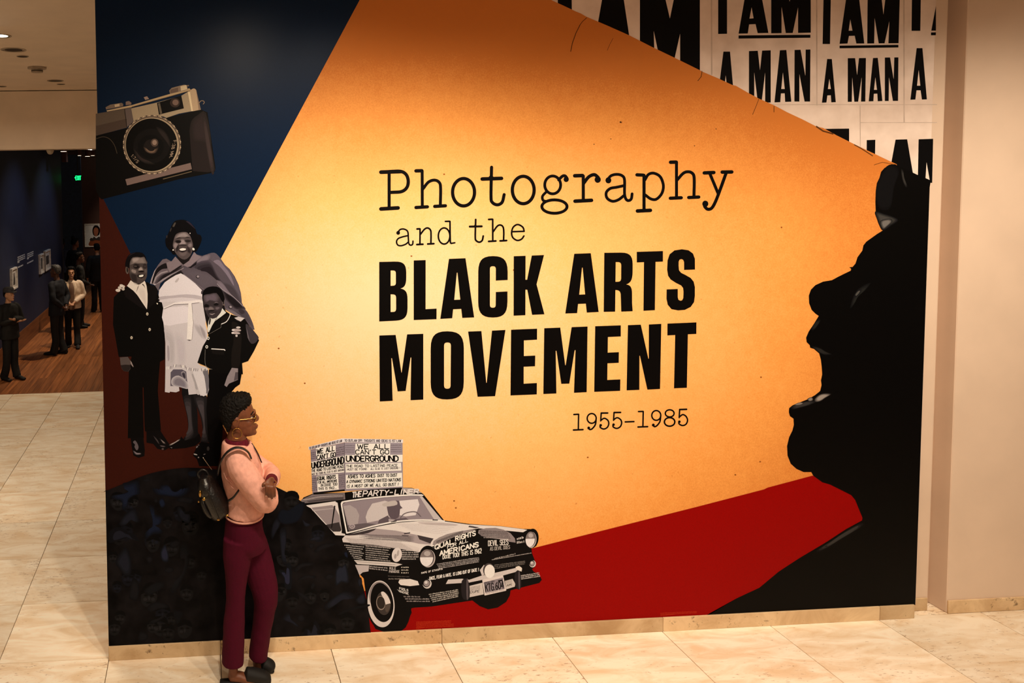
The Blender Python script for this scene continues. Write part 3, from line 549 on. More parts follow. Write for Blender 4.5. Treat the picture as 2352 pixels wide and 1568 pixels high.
# -- dome with the crowd
def DF(p): return p
dome = [(LE(1125), 1126)] + cr([(237, 1130), (284.6, 1110), (345, 1087), (402, 1076), (442, 1074), (500, 1078), (575, 1094), (645, 1123), (685, 1146), (714, 1170), (755, 1211.5), (784, 1245), (803.6, 1274.5), (825.4, 1320.5), (842, 1379), (852, 1456)], 4) + [(852, BOT(852)), (LE(1486), 1486)]
a = Art(); a.poly(dome, mat('dome_ink', (24, 22, 25), .45, .3, 7.5, spec=.05, rgb2=(3, 3, 4)), 15); dm = a.build('printed_crowd_dome', mural, 'dark dome printed with dim crowd faces')
a = Art(); Z8 = Fr(230, 1050, 3.4828); Z1 = Fr(600, 1100, 4.126)
B1c, B2c, B3c, B4c = (20, 25, 40), (25, 26, 34), (20, 19, 20), (36, 38, 50)
CR = [(Z8, B1c, [(180, 220), (240, 205), (300, 200), (310, 290), (280, 300), (225, 340), (215, 400), (180, 410), (170, 350), (110, 330), (105, 305), (190, 290), (235, 260)]),
      (Z8, B1c, [(430, 245), (470, 265), (490, 230), (545, 225), (580, 270), (640, 280), (700, 240), (690, 285), (620, 315), (520, 305), (450, 290)]),
      (Z8, B1c, [(705, 120), (760, 110), (768, 150), (720, 150)]), (Z8, B2c, [(160, 520), (200, 460), (270, 415), (300, 470), (300, 520), (250, 500), (205, 540), (170, 545)]),
      (Z8, B1c, [(395, 400), (430, 410), (440, 460), (490, 480), (480, 530), (440, 550), (490, 580), (480, 605), (420, 610), (375, 645), (365, 600), (415, 560), (415, 480)]),
      (Z8, B2c, [(75, 620), (100, 580), (160, 565), (220, 600), (270, 620), (300, 670), (230, 640), (160, 660), (90, 680), (70, 660)]),
      (Z8, B2c, [(620, 420), (640, 400), (680, 450), (720, 460), (715, 520), (670, 515), (630, 470)]), (Z8, B2c, [(130, 830), (185, 740), (215, 740), (245, 830), (240, 930), (200, 940), (160, 890)]),
      (Z8, B4c, [(485, 760), (520, 700), (545, 780), (540, 830), (500, 825)]), (Z8, B3c, [(235, 1100), (260, 980), (300, 1000), (310, 1080), (290, 1140), (245, 1130)]),
      (Z8, B3c, [(360, 1060), (430, 1010), (500, 1000), (500, 1040), (410, 1095), (370, 1090)]), (Z8, B3c, [(560, 1060), (640, 980), (680, 880), (690, 780), (640, 770), (650, 700), (700, 720), (705, 850), (660, 970), (590, 1085)]),
      (Z8, B3c, [(380, 1200), (440, 1160), (520, 1170), (540, 1200), (470, 1210), (400, 1235)]), (Z8, B3c, [(590, 1235), (660, 1240), (640, 1300), (620, 1330), (600, 1290)]),
      (Z8, B3c, [(400, 1310), (470, 1285), (520, 1250), (540, 1255), (480, 1300), (420, 1330)]), (Z8, B3c, [(310, 1460), (320, 1400), (370, 1410), (380, 1440), (350, 1465)]), (Z8, B3c, [(365, 800), (410, 790), (420, 830), (390, 850)]),
      (Z8, B3c, [(560, 690), (610, 665), (640, 690), (600, 720), (570, 720)]), (Z8, B3c, [(515, 905), (545, 880), (585, 890), (575, 915), (540, 920)]), (Z8, B3c, [(435, 340), (450, 330), (460, 355), (440, 360)]), (Z8, B1c, [(470, 350), (500, 330), (520, 380), (490, 400)]),
      (Z8, B3c, [(505, 520), (550, 515), (565, 530), (530, 540)]), (Z8, B3c, [(345, 180), (390, 170), (395, 190), (360, 195)]), (Z8, B3c, [(620, 350), (640, 320), (740, 330), (735, 370), (680, 360)]),
      (Z1, B1c, [(165, 340), (200, 290), (260, 300), (330, 250), (400, 230), (380, 340), (330, 400), (230, 420), (170, 390)]), (Z1, B2c, [(95, 530), (110, 430), (150, 370), (180, 420), (140, 500), (110, 560)]),
      (Z1, B2c, [(180, 500), (230, 480), (235, 600), (220, 720), (245, 800), (200, 780), (185, 650)]), (Z1, B4c, [(170, 870), (215, 870), (235, 900), (245, 810), (280, 830), (285, 1000), (260, 1035), (225, 1010), (215, 940)]),
      (Z1, B2c, [(390, 380), (420, 410), (465, 430), (440, 450), (410, 440)]), (Z1, B2c, [(460, 570), (500, 550), (560, 540), (560, 575), (470, 580)]), (Z1, B3c, [(510, 670), (580, 620), (690, 610), (690, 625), (590, 660), (530, 690)]),
      (Z1, B3c, [(320, 850), (380, 800), (480, 795), (480, 815), (390, 830), (330, 880)]), (Z1, B4c, [(725, 850), (745, 830), (770, 835), (800, 815), (825, 970), (760, 970), (710, 1000), (710, 880)]), (Z1, B2c, [(915, 960), (945, 935), (955, 990), (930, 1020)]),
      (Z1, B2c, [(610, 1200), (680, 1130), (780, 1070), (860, 1090), (880, 1130), (780, 1140), (690, 1200), (630, 1230)]), (Z1, B3c, [(735, 1275), (850, 1220), (1000, 1190), (1000, 1210), (860, 1240), (760, 1280)]), (Z1, B2c, [(900, 1140), (970, 1080), (985, 1170), (930, 1180)]),
      (Z1, B2c, [(205, 1325), (260, 1270), (275, 1320), (345, 1380), (345, 1400), (290, 1365)]), (Z1, B2c, [(415, 1500), (430, 1415), (455, 1470), (475, 1450), (510, 1345), (555, 1420), (540, 1440), (550, 1500)]), (Z1, B3c, [(345, 1310), (385, 1285), (410, 1330), (370, 1350)]),
      (Z1, B3c, [(470, 660), (455, 620), (495, 615), (485, 650)]), (Z1, B3c, [(345, 960), (420, 910), (510, 920), (500, 940), (420, 940)]), (Z1, B3c, [(605, 940), (640, 900), (690, 920), (650, 950)]), (Z1, B3c, [(470, 1030), (490, 980), (510, 1000), (490, 1040)]), (Z1, B3c, [(340, 1060), (420, 1100), (470, 1150), (440, 1150), (370, 1110)]), (Z1, B1c, [(785, 700), (810, 690), (820, 740), (800, 735)])]
for fr, c, q in CR:
    a.soft(fr(q), tuple(int(v * 1.1) for v in c), 16, (8, 8, 10)); continue
    cx_ = sum(p[0] for p in q) / len(q); cy_ = sum(p[1] for p in q) / len(q)
    a.poly(fr([(cx_ + (p[0] - cx_) * .6, cy_ + (p[1] - cy_) * .6) for p in q]), tuple(int(v * 1.12) for v in c), 16.5, smooth=3)
rf = random.Random(21)
for k in range(46):     # dim heads of the crowd: brow, cheeks and chin catching a little tone
    for _ in range(40):
        x, y = rf.uniform(255, 815), rf.uniform(1120, 1465)
        if not (470 < x < 640) and (x < 600 or y > 1130 + (x - 640) ** 2 / 150.0) and y > 1150 - (x - 245) * .1: break
    r0 = rf.uniform(13, 24); t = rf.choice(((19, 17, 17), (22, 20, 20), (16, 16, 21), (24, 22, 22)))
    a.poly(ell(x, y, r0 * .78, r0, rf.uniform(-.3, .3), 20), t, 15.4 + .01 * k); d1 = tuple(int(v * .35) for v in t); l1 = tuple(int(v * 1.5) for v in t)
    for q in (-1, 1): a.poly(ell(x + q * r0 * .32, y - r0 * .15, r0 * .2, r0 * .1, 0, 10), d1, 15.9); a.poly(ell(x + q * r0 * .38, y + r0 * .22, r0 * .2, r0 * .16, 0, 10), l1, 15.9)
    a.poly(ell(x, y + r0 * .55, r0 * .3, r0 * .09, 0, 10), d1, 15.92); a.poly(ell(x, y + r0 * .12, r0 * .12, r0 * .22, 0, 10), l1, 15.92); a.poly([(x - r0 * .8, y - r0 * .25), (x - r0 * .6, y - r0 * .9), (x, y - r0 * 1.1), (x + r0 * .6, y - r0 * .9), (x + r0 * .8, y - r0 * .25), (x, y - r0 * .55)], (5, 5, 6), 15.95, smooth=2)
a.build('crowd_faces', dm, 'blue-grey blotches of faces in the crowd', 'stuff')
# -- old camera
CF = Fr(200, 180, 5.406); pc = Art(); pc.poly(rnd(CF([(108, 712), (520, 610), (980, 490), (1412, 385), (1480, 415), (1495, 420), (1598, 1130, 40), (1575, 1168), (1130, 1255), (180, 1502), (150, 1470), (110, 1385)])), (8, 6, 5), 8)
pcam = pc.build('printed_camera', mural, 'old silver and black film camera printed on navy')
def pieces(name, par, lst, label=None, fr=None):
    a = Art()
    for it in lst:
        pts, c, lay = it[0], it[1], it[2]; sm = it[3] if len(it) > 3 else 0
        if sm == 3 and it is not lst[0] and not isinstance(c, bpy.types.Material) and name != 'woman_hair': a.soft(fr(pts), c, lay, it[4] if len(it) > 4 else lst[0][1] if name not in ('dress_folds', 'cape_folds', 'shoe_shine') else {'dress_folds': (206, 191, 186), 'cape_folds': (104, 89, 91), 'shoe_shine': (12, 9, 9)}[name])
        else: a.poly(rnd(fr(pts)) if not sm else fr(pts), c, lay, smooth=sm)
    return a.build(name, par, label, 'stuff' if name in ('shoe_shine', 'dress_folds', 'cape_folds', 'woman_fingers', 'woman_hand', 'lens_glass', 'roof') else None)
pieces('top_plate', pcam, [([(108, 438), (460, 380), (495, 610), (108, 712)], (96, 78, 62), 9), ([(460, 380), (548, 365), (578, 532), (495, 608)], (104, 86, 76), 9), ([(548, 372), (865, 300), (897, 450), (945, 472), (860, 462), (760, 470), (660, 500), (578, 532)], (172, 146, 112), 9),
    ([(865, 300), (1170, 215), (1250, 168), (1312, 405), (1140, 437), (985, 490), (940, 470), (895, 450)], (176, 150, 116), 9), ([(1250, 165), (1330, 116, 30), (1355, 145), (1412, 388), (1312, 408)], (196, 162, 124), 9), ([(1250, 170), (1278, 165), (1314, 405), (1296, 408)], (236, 204, 156), 9.5), ([(1355, 150), (1375, 230), (1410, 385), (1385, 390)], (150, 120, 94), 9.5),
    ([(240, 398), (560, 330), (1270, 122), (1292, 150), (560, 357), (250, 412)], (194, 160, 116), 9.5), ([(555, 352), (1280, 150), (1280, 155), (555, 360)], (90, 70, 50), 10), ([(462, 380), (470, 378), (498, 606), (490, 608)], (30, 22, 18), 10), ([(108, 590), (490, 500), (495, 608), (108, 712)], (80, 62, 50), 9.2)], 'silver top plate', CF)
pieces('finder_window', pcam, [([(868, 305), (1170, 213), (1202, 372), (930, 440), (893, 452)], (10, 7, 6), 10.5), ([(880, 312), (905, 303), (932, 432), (907, 445)], (104, 88, 70), 11), (ell(1092, 302, 62, 58), (60, 44, 36), 11), (ell(1098, 298, 38, 36), (128, 98, 82), 11.5)], 'dark finder window', CF)
pieces('dial', pcam, [([(1020, 150), (1050, 118), (1215, 74, 30), (1242, 88), (1250, 142), (1030, 192)], (146, 120, 96), 10), ([(1160, 98), (1232, 82), (1245, 136), (1166, 155)], (220, 190, 146), 10.5), ([(1035, 140), (1130, 112), (1132, 165), (1030, 190)], (112, 88, 72), 10.5), (ell(1254, 90, 12, 10), (120, 100, 80), 10)], None, CF)
pieces('dial', pcam, [([(230, 358), (290, 325), (430, 303), (449, 318), (447, 347), (236, 386)], (128, 104, 84), 10), ([(340, 325), (402, 314), (404, 345), (346, 357)], (208, 174, 132), 10.5)], None, CF)
pieces('lever', pcam, [([(480, 290), (520, 278, 16), (552, 305), (545, 326), (480, 332)], (134, 108, 92), 10)], None, CF)
pieces('lever', pcam, [([(703, 235), (745, 220, 10), (770, 256), (722, 268)], (162, 132, 112), 10)], None, CF)
a = Art(); a.stroke(CF([(1395, 300), (1415, 278), (1445, 280), (1455, 300), (1442, 318)]), 9 / 5.4, (150, 122, 94), 9, smooth=4); a.build('strap_lug', pcam)
pieces('leather_grip', pcam, [([(1272, 650), (1290, 520, 60), (1380, 445, 60), (1478, 425), (1590, 1142), (1500, 1165), (1312, 1150), (1290, 900)], (36, 27, 25), 9), ([(1310, 560), (1380, 470), (1470, 450), (1530, 800), (1440, 780), (1330, 760)], (48, 37, 34), 9.4, 3), ([(1440, 560), (1475, 520), (1570, 1080), (1530, 1110)], (62, 48, 44), 9.8, 3)], None, CF)
pieces('base_strip', pcam, [([(475, 1252), (1285, 1048), (1302, 1126), (496, 1328)], (122, 97, 86), 9), ([(940, 1245), (1300, 1150), (1300, 1160), (945, 1254)], (108, 88, 64), 9)], 'pale metal strip', CF)
a = Art(); a.stroke(CF([(110, 750), (200, 725), (280, 752), (340, 830), (372, 930)]), 8 / 5.4, (70, 56, 42), 9, smooth=4); a.build('body_seam', pcam)
a = Art(); a.poly(CF(ell(806, 822, 360, 366, 0, 60)), (150, 124, 98), 11); a.poly(CF(ell(806, 822, 344, 350, 0, 60)), (90, 72, 58), 11.4); a.poly(CF(ell(806, 824, 334, 340, 0, 60)), (178, 150, 116), 11.8)
a.poly(CF(ell(800, 824, 320, 327, 0, 60)), (7, 5, 4), 12.2)
for k in range(64):
    an = 2 * math.pi * k / 64
    if -.5 < math.sin(an) or True: a.poly(CF(ell(806 + 355 * math.cos(an), 822 + 361 * math.sin(an), 9, 9, 0, 6)), (204, 172, 134) if k % 2 else (60, 46, 36), 12.2)
lens = a.build('lens', pcam, 'round black lens with bright knurled ring')
pieces('lens_glass', lens, [(ell(800, 840, 225, 215), (18, 14, 12), 12.6), ([(870, 610), (960, 660), (1020, 760), (1030, 850), (980, 780), (900, 680)], (44, 34, 30), 13, 3), ([(580, 870), (620, 980), (720, 1050), (830, 1055), (700, 1000), (620, 930)], (48, 37, 32), 13, 3), (ell(792, 850, 160, 150), (10, 8, 7), 13.2), (ell(795, 846, 92, 90), (30, 23, 20), 13.6),
    ([(705, 850), (730, 905), (790, 932), (850, 920), (880, 860), (840, 900), (780, 905), (735, 880)], (118, 90, 70), 14, 3), (ell(838, 798, 46, 50), (84, 64, 52), 14), (ell(838, 795, 28, 32), (150, 120, 100), 14.3)], None, CF)
a = Art(); text(a, 'F:38 MM.', CF([(1072, 775)])[0], CF([(1020, 990)])[0], 38 / 5.4, (150, 124, 100), 13, up=(.97, -.24)); text(a, '1:7/5', CF([(545, 965)])[0], CF([(620, 1055)])[0], 36 / 5.4, (150, 124, 100), 13, up=(.7, -.7)); a.build('lens_marking', lens, None, 'stuff')
# -- the family
FM = Fr(340, 490, 7.84); FB = Fr(250, 560, 9.8); FC = Fr(440, 650, 7.84); FL = Fr(250, 700, 7.84); FD = Fr(360, 680, 6.533); FT = Fr(270, 860, 7.466); FA = Fr(230, 490, 2.703)
K0, K1 = (9, 7, 6), (20, 15, 14); SH = (226, 207, 188)
fam = Art(); fam.poly(FA([(185, 440), (120, 485), (85, 520), (82, 600), (80, 690), (95, 770), (115, 890), (195, 888), (178, 975), (175, 1200), (172, 1395), (272, 1392), (270, 1355), (268, 1270), (264, 1080), (270, 1080), (275, 1290), (278, 1350), (300, 1362), (378, 1345), (370, 1250), (358, 1100), (366, 985), (372, 920), (402, 905), (402, 640), (385, 560), (345, 470), (300, 430), (270, 420)]), K0, 8)
family = fam.build('printed_family', mural, 'black and white print of smiling woman with two boys')
by = pieces('boy_jacket', family, [([(420, 960), (540, 1050), (640, 1160), (760, 1340), (850, 1480), (700, 1420), (500, 1280), (380, 1200), (340, 1080)], (19, 14, 13), 8.6), ([(860, 960), (940, 920), (1060, 950), (1110, 1080), (1040, 1320), (870, 1470), (876, 1140)], (17, 13, 12), 8.6)], None, FB)
pieces('boy_shirt', by, [([(408, 946), (440, 900), (492, 818), (560, 870), (680, 905), (740, 870), (790, 812), (822, 860), (850, 950), (872, 1120), (872, 1300), (857, 1472), (760, 1330), (640, 1150), (550, 1050)], SH, 9.2), ([(615, 1100), (640, 980), (680, 915), (665, 990)], (150, 132, 122), 9.6), ([(740, 905), (790, 950), (822, 1010), (800, 940), (770, 900)], (40, 30, 28), 9.6), ([(690, 1000), (790, 1010), (830, 1180), (840, 1400), (760, 1260), (680, 1120)], (214, 194, 178), 9.5, 3)], 'pale open-necked shirt', FB)
pieces('boy_face', family, [([(470, 540), (465, 430), (500, 340), (540, 300), (650, 290), (720, 300), (790, 292), (830, 350), (856, 450), (864, 560), (862, 690), (830, 800), (760, 865), (690, 902), (600, 882), (520, 832), (480, 730), (460, 650)], (74, 61, 56), 9.2, 2),
    ([(480, 470), (520, 330), (640, 300), (790, 300), (835, 370), (845, 440), (760, 440), (640, 440), (560, 430)], (132, 114, 104), 9.6, 3), ([(530, 360), (560, 320), (680, 320), (650, 380), (560, 410)], (160, 141, 129), 9.9, 3, (132, 114, 104)), ([(490, 560), (560, 560), (640, 600), (620, 680), (540, 660), (490, 620)], (142, 122, 112), 9.9, 3), ([(690, 530), (740, 520), (775, 595), (690, 605), (660, 590)], (158, 138, 126), 10, 3), ([(800, 570), (850, 570), (850, 650), (800, 640)], (92, 78, 72), 9.9, 3),
    ([(480, 680), (600, 650), (640, 800), (620, 870), (520, 820)], (46, 37, 34), 9.8, 3), ([(545, 500), (600, 462), (660, 480), (700, 520), (640, 560), (580, 555)], (24, 18, 17), 10.2, 3), (ell(600, 503, 34, 15), (78, 64, 58), 10.5), ([(765, 500), (800, 465), (850, 480), (858, 530), (820, 560), (780, 545)], (24, 18, 17), 10.2, 3), (ell(815, 505, 24, 14), (66, 54, 50), 10.5), ([(540, 480), (600, 445), (690, 470), (690, 485), (610, 462)], (30, 23, 21), 10.5, 3), ([(760, 470), (810, 440), (856, 470), (810, 456)], (30, 23, 21), 10.5, 3),
    ([(668, 612), (730, 598), (792, 608), (780, 637), (690, 637)], (18, 13, 12), 10.3, 3), ([(640, 705), (720, 682), (802, 692), (792, 745), (740, 776), (664, 755)], (22, 15, 14), 10.3, 3), ([(682, 708), (775, 692), (764, 735), (690, 744)], (242, 230, 214), 10.7, 2), ([(650, 760), (740, 785), (790, 755), (760, 800), (690, 800)], (96, 80, 74), 10.4, 3), ([(560, 885), (690, 902), (780, 850), (740, 880), (680, 915), (600, 900)], (22, 16, 15), 10.4, 2)], 'smiling face of taller boy', FB)
pieces('boy_hair', family, [([(368, 500), (378, 400), (418, 290), (500, 212), (620, 186), (740, 198), (812, 260), (842, 330), (858, 425), (826, 345), (792, 288), (720, 305), (640, 288), (540, 298), (490, 370), (468, 450), (460, 545), (410, 520)], (14, 10, 11), 10.6, 2), ([(430, 300), (500, 225), (600, 200), (500, 240)], (46, 34, 40), 11, 2)], None, FB)
pieces('boy_ear', family, [(ell(412, 592, 36, 86, -.1), (96, 80, 70), 9.6), (ell(416, 585, 18, 58, -.1), (36, 28, 24), 10)], None, FB)
pieces('boy_hand', family, [([(198, 945), (340, 933), (378, 990), (448, 1108), (440, 1126), (385, 1062), (390, 1150), (350, 1202), (270, 1192), (235, 1150), (213, 1080)], (86, 72, 66), 9.2), ([(215, 1085), (300, 1075), (390, 1080), (385, 1150), (345, 1200), (270, 1190), (238, 1150)], (40, 31, 28), 9.6), ([(385, 1000), (410, 1030), (446, 1112), (425, 1105), (395, 1060)], (150, 130, 120), 9.8)], None, FL)
pieces('woman_fingers', family, [(ell(205, 1045, 54, 33, .1), (216, 196, 178), 9.6), (ell(245, 988, 42, 34, .4), (204, 184, 166), 9.6), (ell(292, 942, 54, 30, .35), (220, 200, 182), 9.6), (ell(322, 1015, 36, 32, .3), (200, 180, 162), 9.8), (ell(335, 962, 26, 30, .3), (216, 196, 178), 9.8)], 'pale fingers on shoulder', FB)
for x, y in ((692, 163), (735, 443), (408, 590)): pieces('jacket_button', family, [(ell(x, y, 21, 28), (208, 188, 160), 9.6), (ell(x, y + 3, 9, 12), (120, 102, 84), 9.9)], None, FL)
pieces('jacket_badge', family, [(ell(1090, 1343, 20, 13, .7), (226, 206, 180), 9.6)], None, FB)
pieces('boy_shoe', family, [([(190, 1395), (268, 1388), (278, 1470), (275, 1505), (238, 1517), (206, 1500), (195, 1440)], (12, 9, 9), 9)], None, FA)
pieces('boy_shoe', family, [([(288, 1350), (372, 1345), (428, 1430), (432, 1452), (400, 1470), (355, 1460), (330, 1430), (288, 1422)], (12, 9, 9), 9)], None, FA)
pieces('shoe_shine', family, [([(265, 1160), (300, 1130), (340, 1180), (360, 1250), (330, 1300), (290, 1240), (300, 1200)], (96, 82, 82), 9.6, 3), ([(265, 1300), (330, 1340), (400, 1345), (390, 1370), (310, 1370)], (130, 114, 114), 9.6, 3), ([(610, 1045), (680, 1110), (720, 1190), (690, 1170)], (70, 58, 56), 9.6, 3), ([(720, 1090), (800, 1150), (830, 1190), (780, 1180)], (124, 106, 98), 9.6, 3), ([(730, 1210), (820, 1225), (800, 1245), (740, 1235)], (88, 74, 72), 9.6, 3), (ell(775, 1275, 20, 14), (96, 80, 74), 9.6)], None, FT)
# the woman of the print
pieces('woman_legs', family, [([(1105, 230), (1300, 230), (1320, 350), (1370, 640), (1380, 990), (1425, 1090), (1290, 1150), (1130, 1165), (1140, 1080), (1200, 1020), (1210, 850), (1180, 650), (1130, 450)], (20, 17, 17), 8.4, 2), ([(1140, 420), (1250, 420), (1270, 640), (1285, 860), (1300, 1000), (1230, 1100), (1150, 1130), (1200, 1020), (1215, 850), (1190, 650)], (64, 55, 55), 8.8, 3),
    ([(1300, 340), (1520, 350), (1530, 600), (1545, 1000), (1565, 1160), (1425, 1145), (1462, 1000), (1432, 760), (1362, 560)], (30, 26, 26), 8.4, 2), ([(1340, 400), (1470, 400), (1490, 600), (1510, 950), (1540, 1120), (1450, 1130), (1480, 980), (1450, 740), (1380, 540)], (70, 61, 60), 8.8, 3)], None, FT)
pieces('woman_shoe', family, [([(882, 1215), (1000, 1150), (1075, 1100), (1090, 1058), (1150, 1130), (1330, 1080), (1400, 1010), (1428, 1080), (1420, 1150), (1330, 1222), (1150, 1262), (900, 1278), (878, 1240)], (9, 7, 7), 9), ([(890, 1200), (990, 1150), (1050, 1110), (1070, 1120), (1000, 1165), (910, 1215)], (170, 150, 138), 9.4, 3), ([(900, 1245), (940, 1250), (930, 1262)], (150, 132, 122), 9.4)], None, FT)
pieces('woman_shoe', family, [([(1298, 1372), (1360, 1230), (1430, 1150), (1560, 1172), (1700, 1250), (1765, 1350), (1725, 1568), (1400, 1568), (1362, 1450), (1300, 1392)], (9, 7, 7), 9.2), ([(1305, 1355), (1350, 1362), (1370, 1380), (1320, 1375)], (190, 172, 160), 9.6, 2), (ell(1362, 1240, 22, 12, -.8), (120, 106, 100), 9.6), (ell(1490, 1366, 20, 8, -.3), (120, 106, 100), 9.6), (ell(1388, 1420, 12, 12), (140, 124, 116), 9.6), (ell(1390, 1208, 10, 10), (110, 96, 92), 9.6)], None, FT)
dbk = Art(); dbk.poly(FM([(190, 1400), (420, 1000), (640, 950), (1015, 1370), (985, 1568), (200, 1568)]), (34, 28, 29), 9); dbk.poly(FC([(200, 300), (560, 300), (625, 540), (310, 900), (250, 640), (210, 420)]), (22, 17, 17), 12); dbk.build('figure_backing', family, None, 'stuff')  # dark backing that closes gaps between the printed figure pieces
dress = pieces('dress', family, [([(70, 60), (690, 40), (742, 300), (732, 420), (763, 560), (748, 690), (692, 752), (612, 996), (660, 1040), (740, 1060), (772, 1100), (784, 1400), (752, 1490), (655, 1492), (640, 1462), (480, 1478), (470, 1388), (330, 1352), (342, 1420), (290, 1442), (200, 1432), (190, 1448), (123, 1437), (130, 1090), (130, 700), (110, 480), (84, 280), (98, 180)], (206, 191, 186), 9.6)], 'white belted dress with ruffled hem', FD)
pieces('dress_bodice', dress, [([(300, 1240), (400, 1170), (500, 1110), (590, 1078), (650, 1108), (750, 1180), (860, 1260), (950, 1340), (992, 1425), (972, 1530), (960, 1580), (560, 1590), (215, 1575), (190, 1470), (200, 1380)], (224, 208, 203), 10), ([(210, 1500), (420, 1480), (700, 1455), (960, 1490), (955, 1560), (560, 1568), (230, 1572)], (186, 170, 168), 10.3, 2), ([(230, 1555), (600, 1510), (940, 1550), (930, 1580), (600, 1575), (240, 1600)], (214, 198, 194), 10.5, 2), ([(480, 1230), (540, 1160), (560, 1180), (520, 1240)], (190, 174, 168), 10.4, 2)], None, FM)
pieces('dress_folds', dress, [([(95, 200), (300, 160), (480, 160), (560, 350), (300, 420), (110, 430)], (226, 210, 206), 10, 2), ([(120, 500), (220, 540), (270, 700), (260, 1000), (200, 1040), (140, 1040), (140, 700)], (186, 171, 168), 10, 3), ([(280, 560), (400, 620), (440, 860), (420, 1020), (330, 1020), (300, 800)], (196, 181, 178), 10, 3), ([(150, 700), (190, 720), (200, 980), (160, 1020)], (164, 149, 148), 10.3, 3), ([(560, 420), (700, 480), (745, 600), (700, 640), (620, 560)], (178, 163, 160), 10, 3), ([(640, 430), (720, 520), (740, 640), (690, 600)], (158, 143, 142), 10.3, 3),
    ([(208, 1142), (250, 1098), (380, 1098), (442, 1130), (470, 1388), (380, 1378), (330, 1345), (205, 1348)], (92, 82, 90), 10.4), ([(240, 1240), (330, 1200), (440, 1280), (460, 1380), (360, 1360), (240, 1330)], (128, 116, 120), 10.8, 3), ([(370, 1150), (420, 1140), (440, 1240), (400, 1230)], (60, 52, 60), 10.8, 3), ([(690, 1110), (770, 1110), (782, 1390), (740, 1460), (715, 1250)], (112, 103, 104), 10.6, 2), ([(500, 1120), (540, 1120), (600, 1300), (640, 1450), (590, 1440), (560, 1300)], (168, 155, 152), 10.6, 3), ([(540, 1115), (680, 1120), (730, 1300), (740, 1480), (660, 1480), (600, 1300)], (216, 202, 196), 10.8, 2)], None, FD)
a = Art()
rr = random.Random(5)
for x in range(140, 770, 22):
    y = 1075 + (x - 140) * .02 - 18 * math.sin((x - 140) / 100.0) - (20 if 240 < x < 440 else 0); a.stroke(FD([(x, y - 14), (x + rr.uniform(-8, 8), y + 22)]), rr.uniform(5, 10) / 6.5, (132, 120, 118) if rr.random() < .6 else (238, 224, 218), 11.2)
a.build('ruffle_gathers', dress, kind='stuff')
pieces('sash', dress, [([(98, 172), (280, 92), (480, 72), (650, 52), (692, 75), (742, 340), (733, 340), (682, 102), (640, 92), (480, 112), (260, 122), (110, 188)], (234, 218, 212), 11), ([(110, 188), (260, 122), (480, 112), (640, 92), (640, 100), (480, 122), (262, 132), (112, 196)], (120, 106, 104), 11.2), ([(475, 104), (522, 104), (546, 400), (524, 657), (448, 650), (455, 580), (462, 400)], (236, 221, 216), 11.4), ([(522, 110), (530, 110), (554, 400), (530, 660), (524, 657), (546, 400)], (150, 135, 132), 11.4), ([(450, 650), (524, 656), (490, 670)], (80, 68, 66), 11.4)], None, FD)
cape = pieces('cape', family, [([(36, 1260), (60, 1170), (110, 1040), (180, 930), (260, 830), (330, 813), (420, 865), (490, 775), (560, 850), (630, 920), (640, 985), (510, 1060), (400, 1110), (300, 1190), (220, 1265), (190, 1400), (120, 1290)], (104, 89, 91), 10.6)], 'grey buttoned cape', FM)
a = Art(); a.poly(FM([(630, 920), (720, 860), (800, 770), (830, 690), (880, 740), (980, 765), (1100, 735), (1210, 728), (1300, 800), (1380, 920), (1470, 1000), (1560, 1130), (1630, 1280), (1672, 1430), (1688, 1568)]) + FC([(905, 350), (960, 470), (1050, 620), (1137, 832), (1102, 842), (1040, 762), (955, 640), (860, 612), (760, 560), (660, 500), (590, 420), (590, 250), (480, 80), (300, 70), (200, 130)]) + FM([(985, 1400), (860, 1262), (750, 1180), (640, 1085)]), (84, 72, 77), 10.6)
for pts, c, l in (([(640, 1000), (850, 1010), (1000, 1060), (1200, 1140), (1300, 1250), (1240, 1290), (1010, 1370), (860, 1250), (660, 1080)], (92, 80, 84), 11), ([(850, 930), (1000, 880), (1130, 900), (1250, 1130), (1420, 1330), (1520, 1500), (1380, 1360), (1200, 1170), (1000, 1020), (850, 990)], (36, 29, 33), 11.2), ([(1080, 770), (1210, 736), (1300, 815), (1390, 940), (1490, 1060), (1590, 1260), (1640, 1450), (1560, 1340), (1430, 1130), (1260, 930), (1130, 830)], (124, 109, 117), 11.2), ([(1000, 760), (1120, 740), (1100, 830), (960, 860), (860, 900), (890, 830)], (124, 108, 112), 11.4), ([(1230, 1200), (1330, 1240), (1450, 1400), (1530, 1500), (1400, 1430), (1290, 1320)], (120, 105, 110), 11.4), ([(1010, 1370), (1240, 1330), (1350, 1400), (1300, 1450), (1000, 1460)], (14, 10, 11), 11.4)): a.soft(FM(pts), c, l, (84, 72, 77))
for pts, c, l in (([(560, 110), (750, 250), (930, 415), (940, 470), (820, 480), (700, 380), (590, 250)], (26, 20, 22), 11.3), ([(470, 0), (640, 10), (760, 90), (840, 230), (880, 350), (740, 240), (560, 110)], (60, 50, 55), 11.2), ([(820, 470), (960, 480), (1060, 640), (1110, 800), (1000, 680), (880, 600), (760, 540)], (72, 62, 66), 11.4), ([(600, 440), (760, 500), (930, 600), (950, 640), (800, 580), (640, 490)], (112, 98, 100), 11.4), ([(840, 480), (900, 470), (960, 520), (900, 560)], (20, 15, 16), 11.6)): a.soft(FC(pts), c, l, (84, 72, 77))
for q in ([(460, 10), (560, 118), (700, 205), (800, 290), (930, 418)],): a.stroke(FC(q), 11 / 7.84, (150, 134, 136), 12, smooth=4)
a.stroke(FC([(655, 495), (760, 560), (860, 608), (955, 640)]), 8 / 7.84, (140, 124, 126), 12, smooth=4)
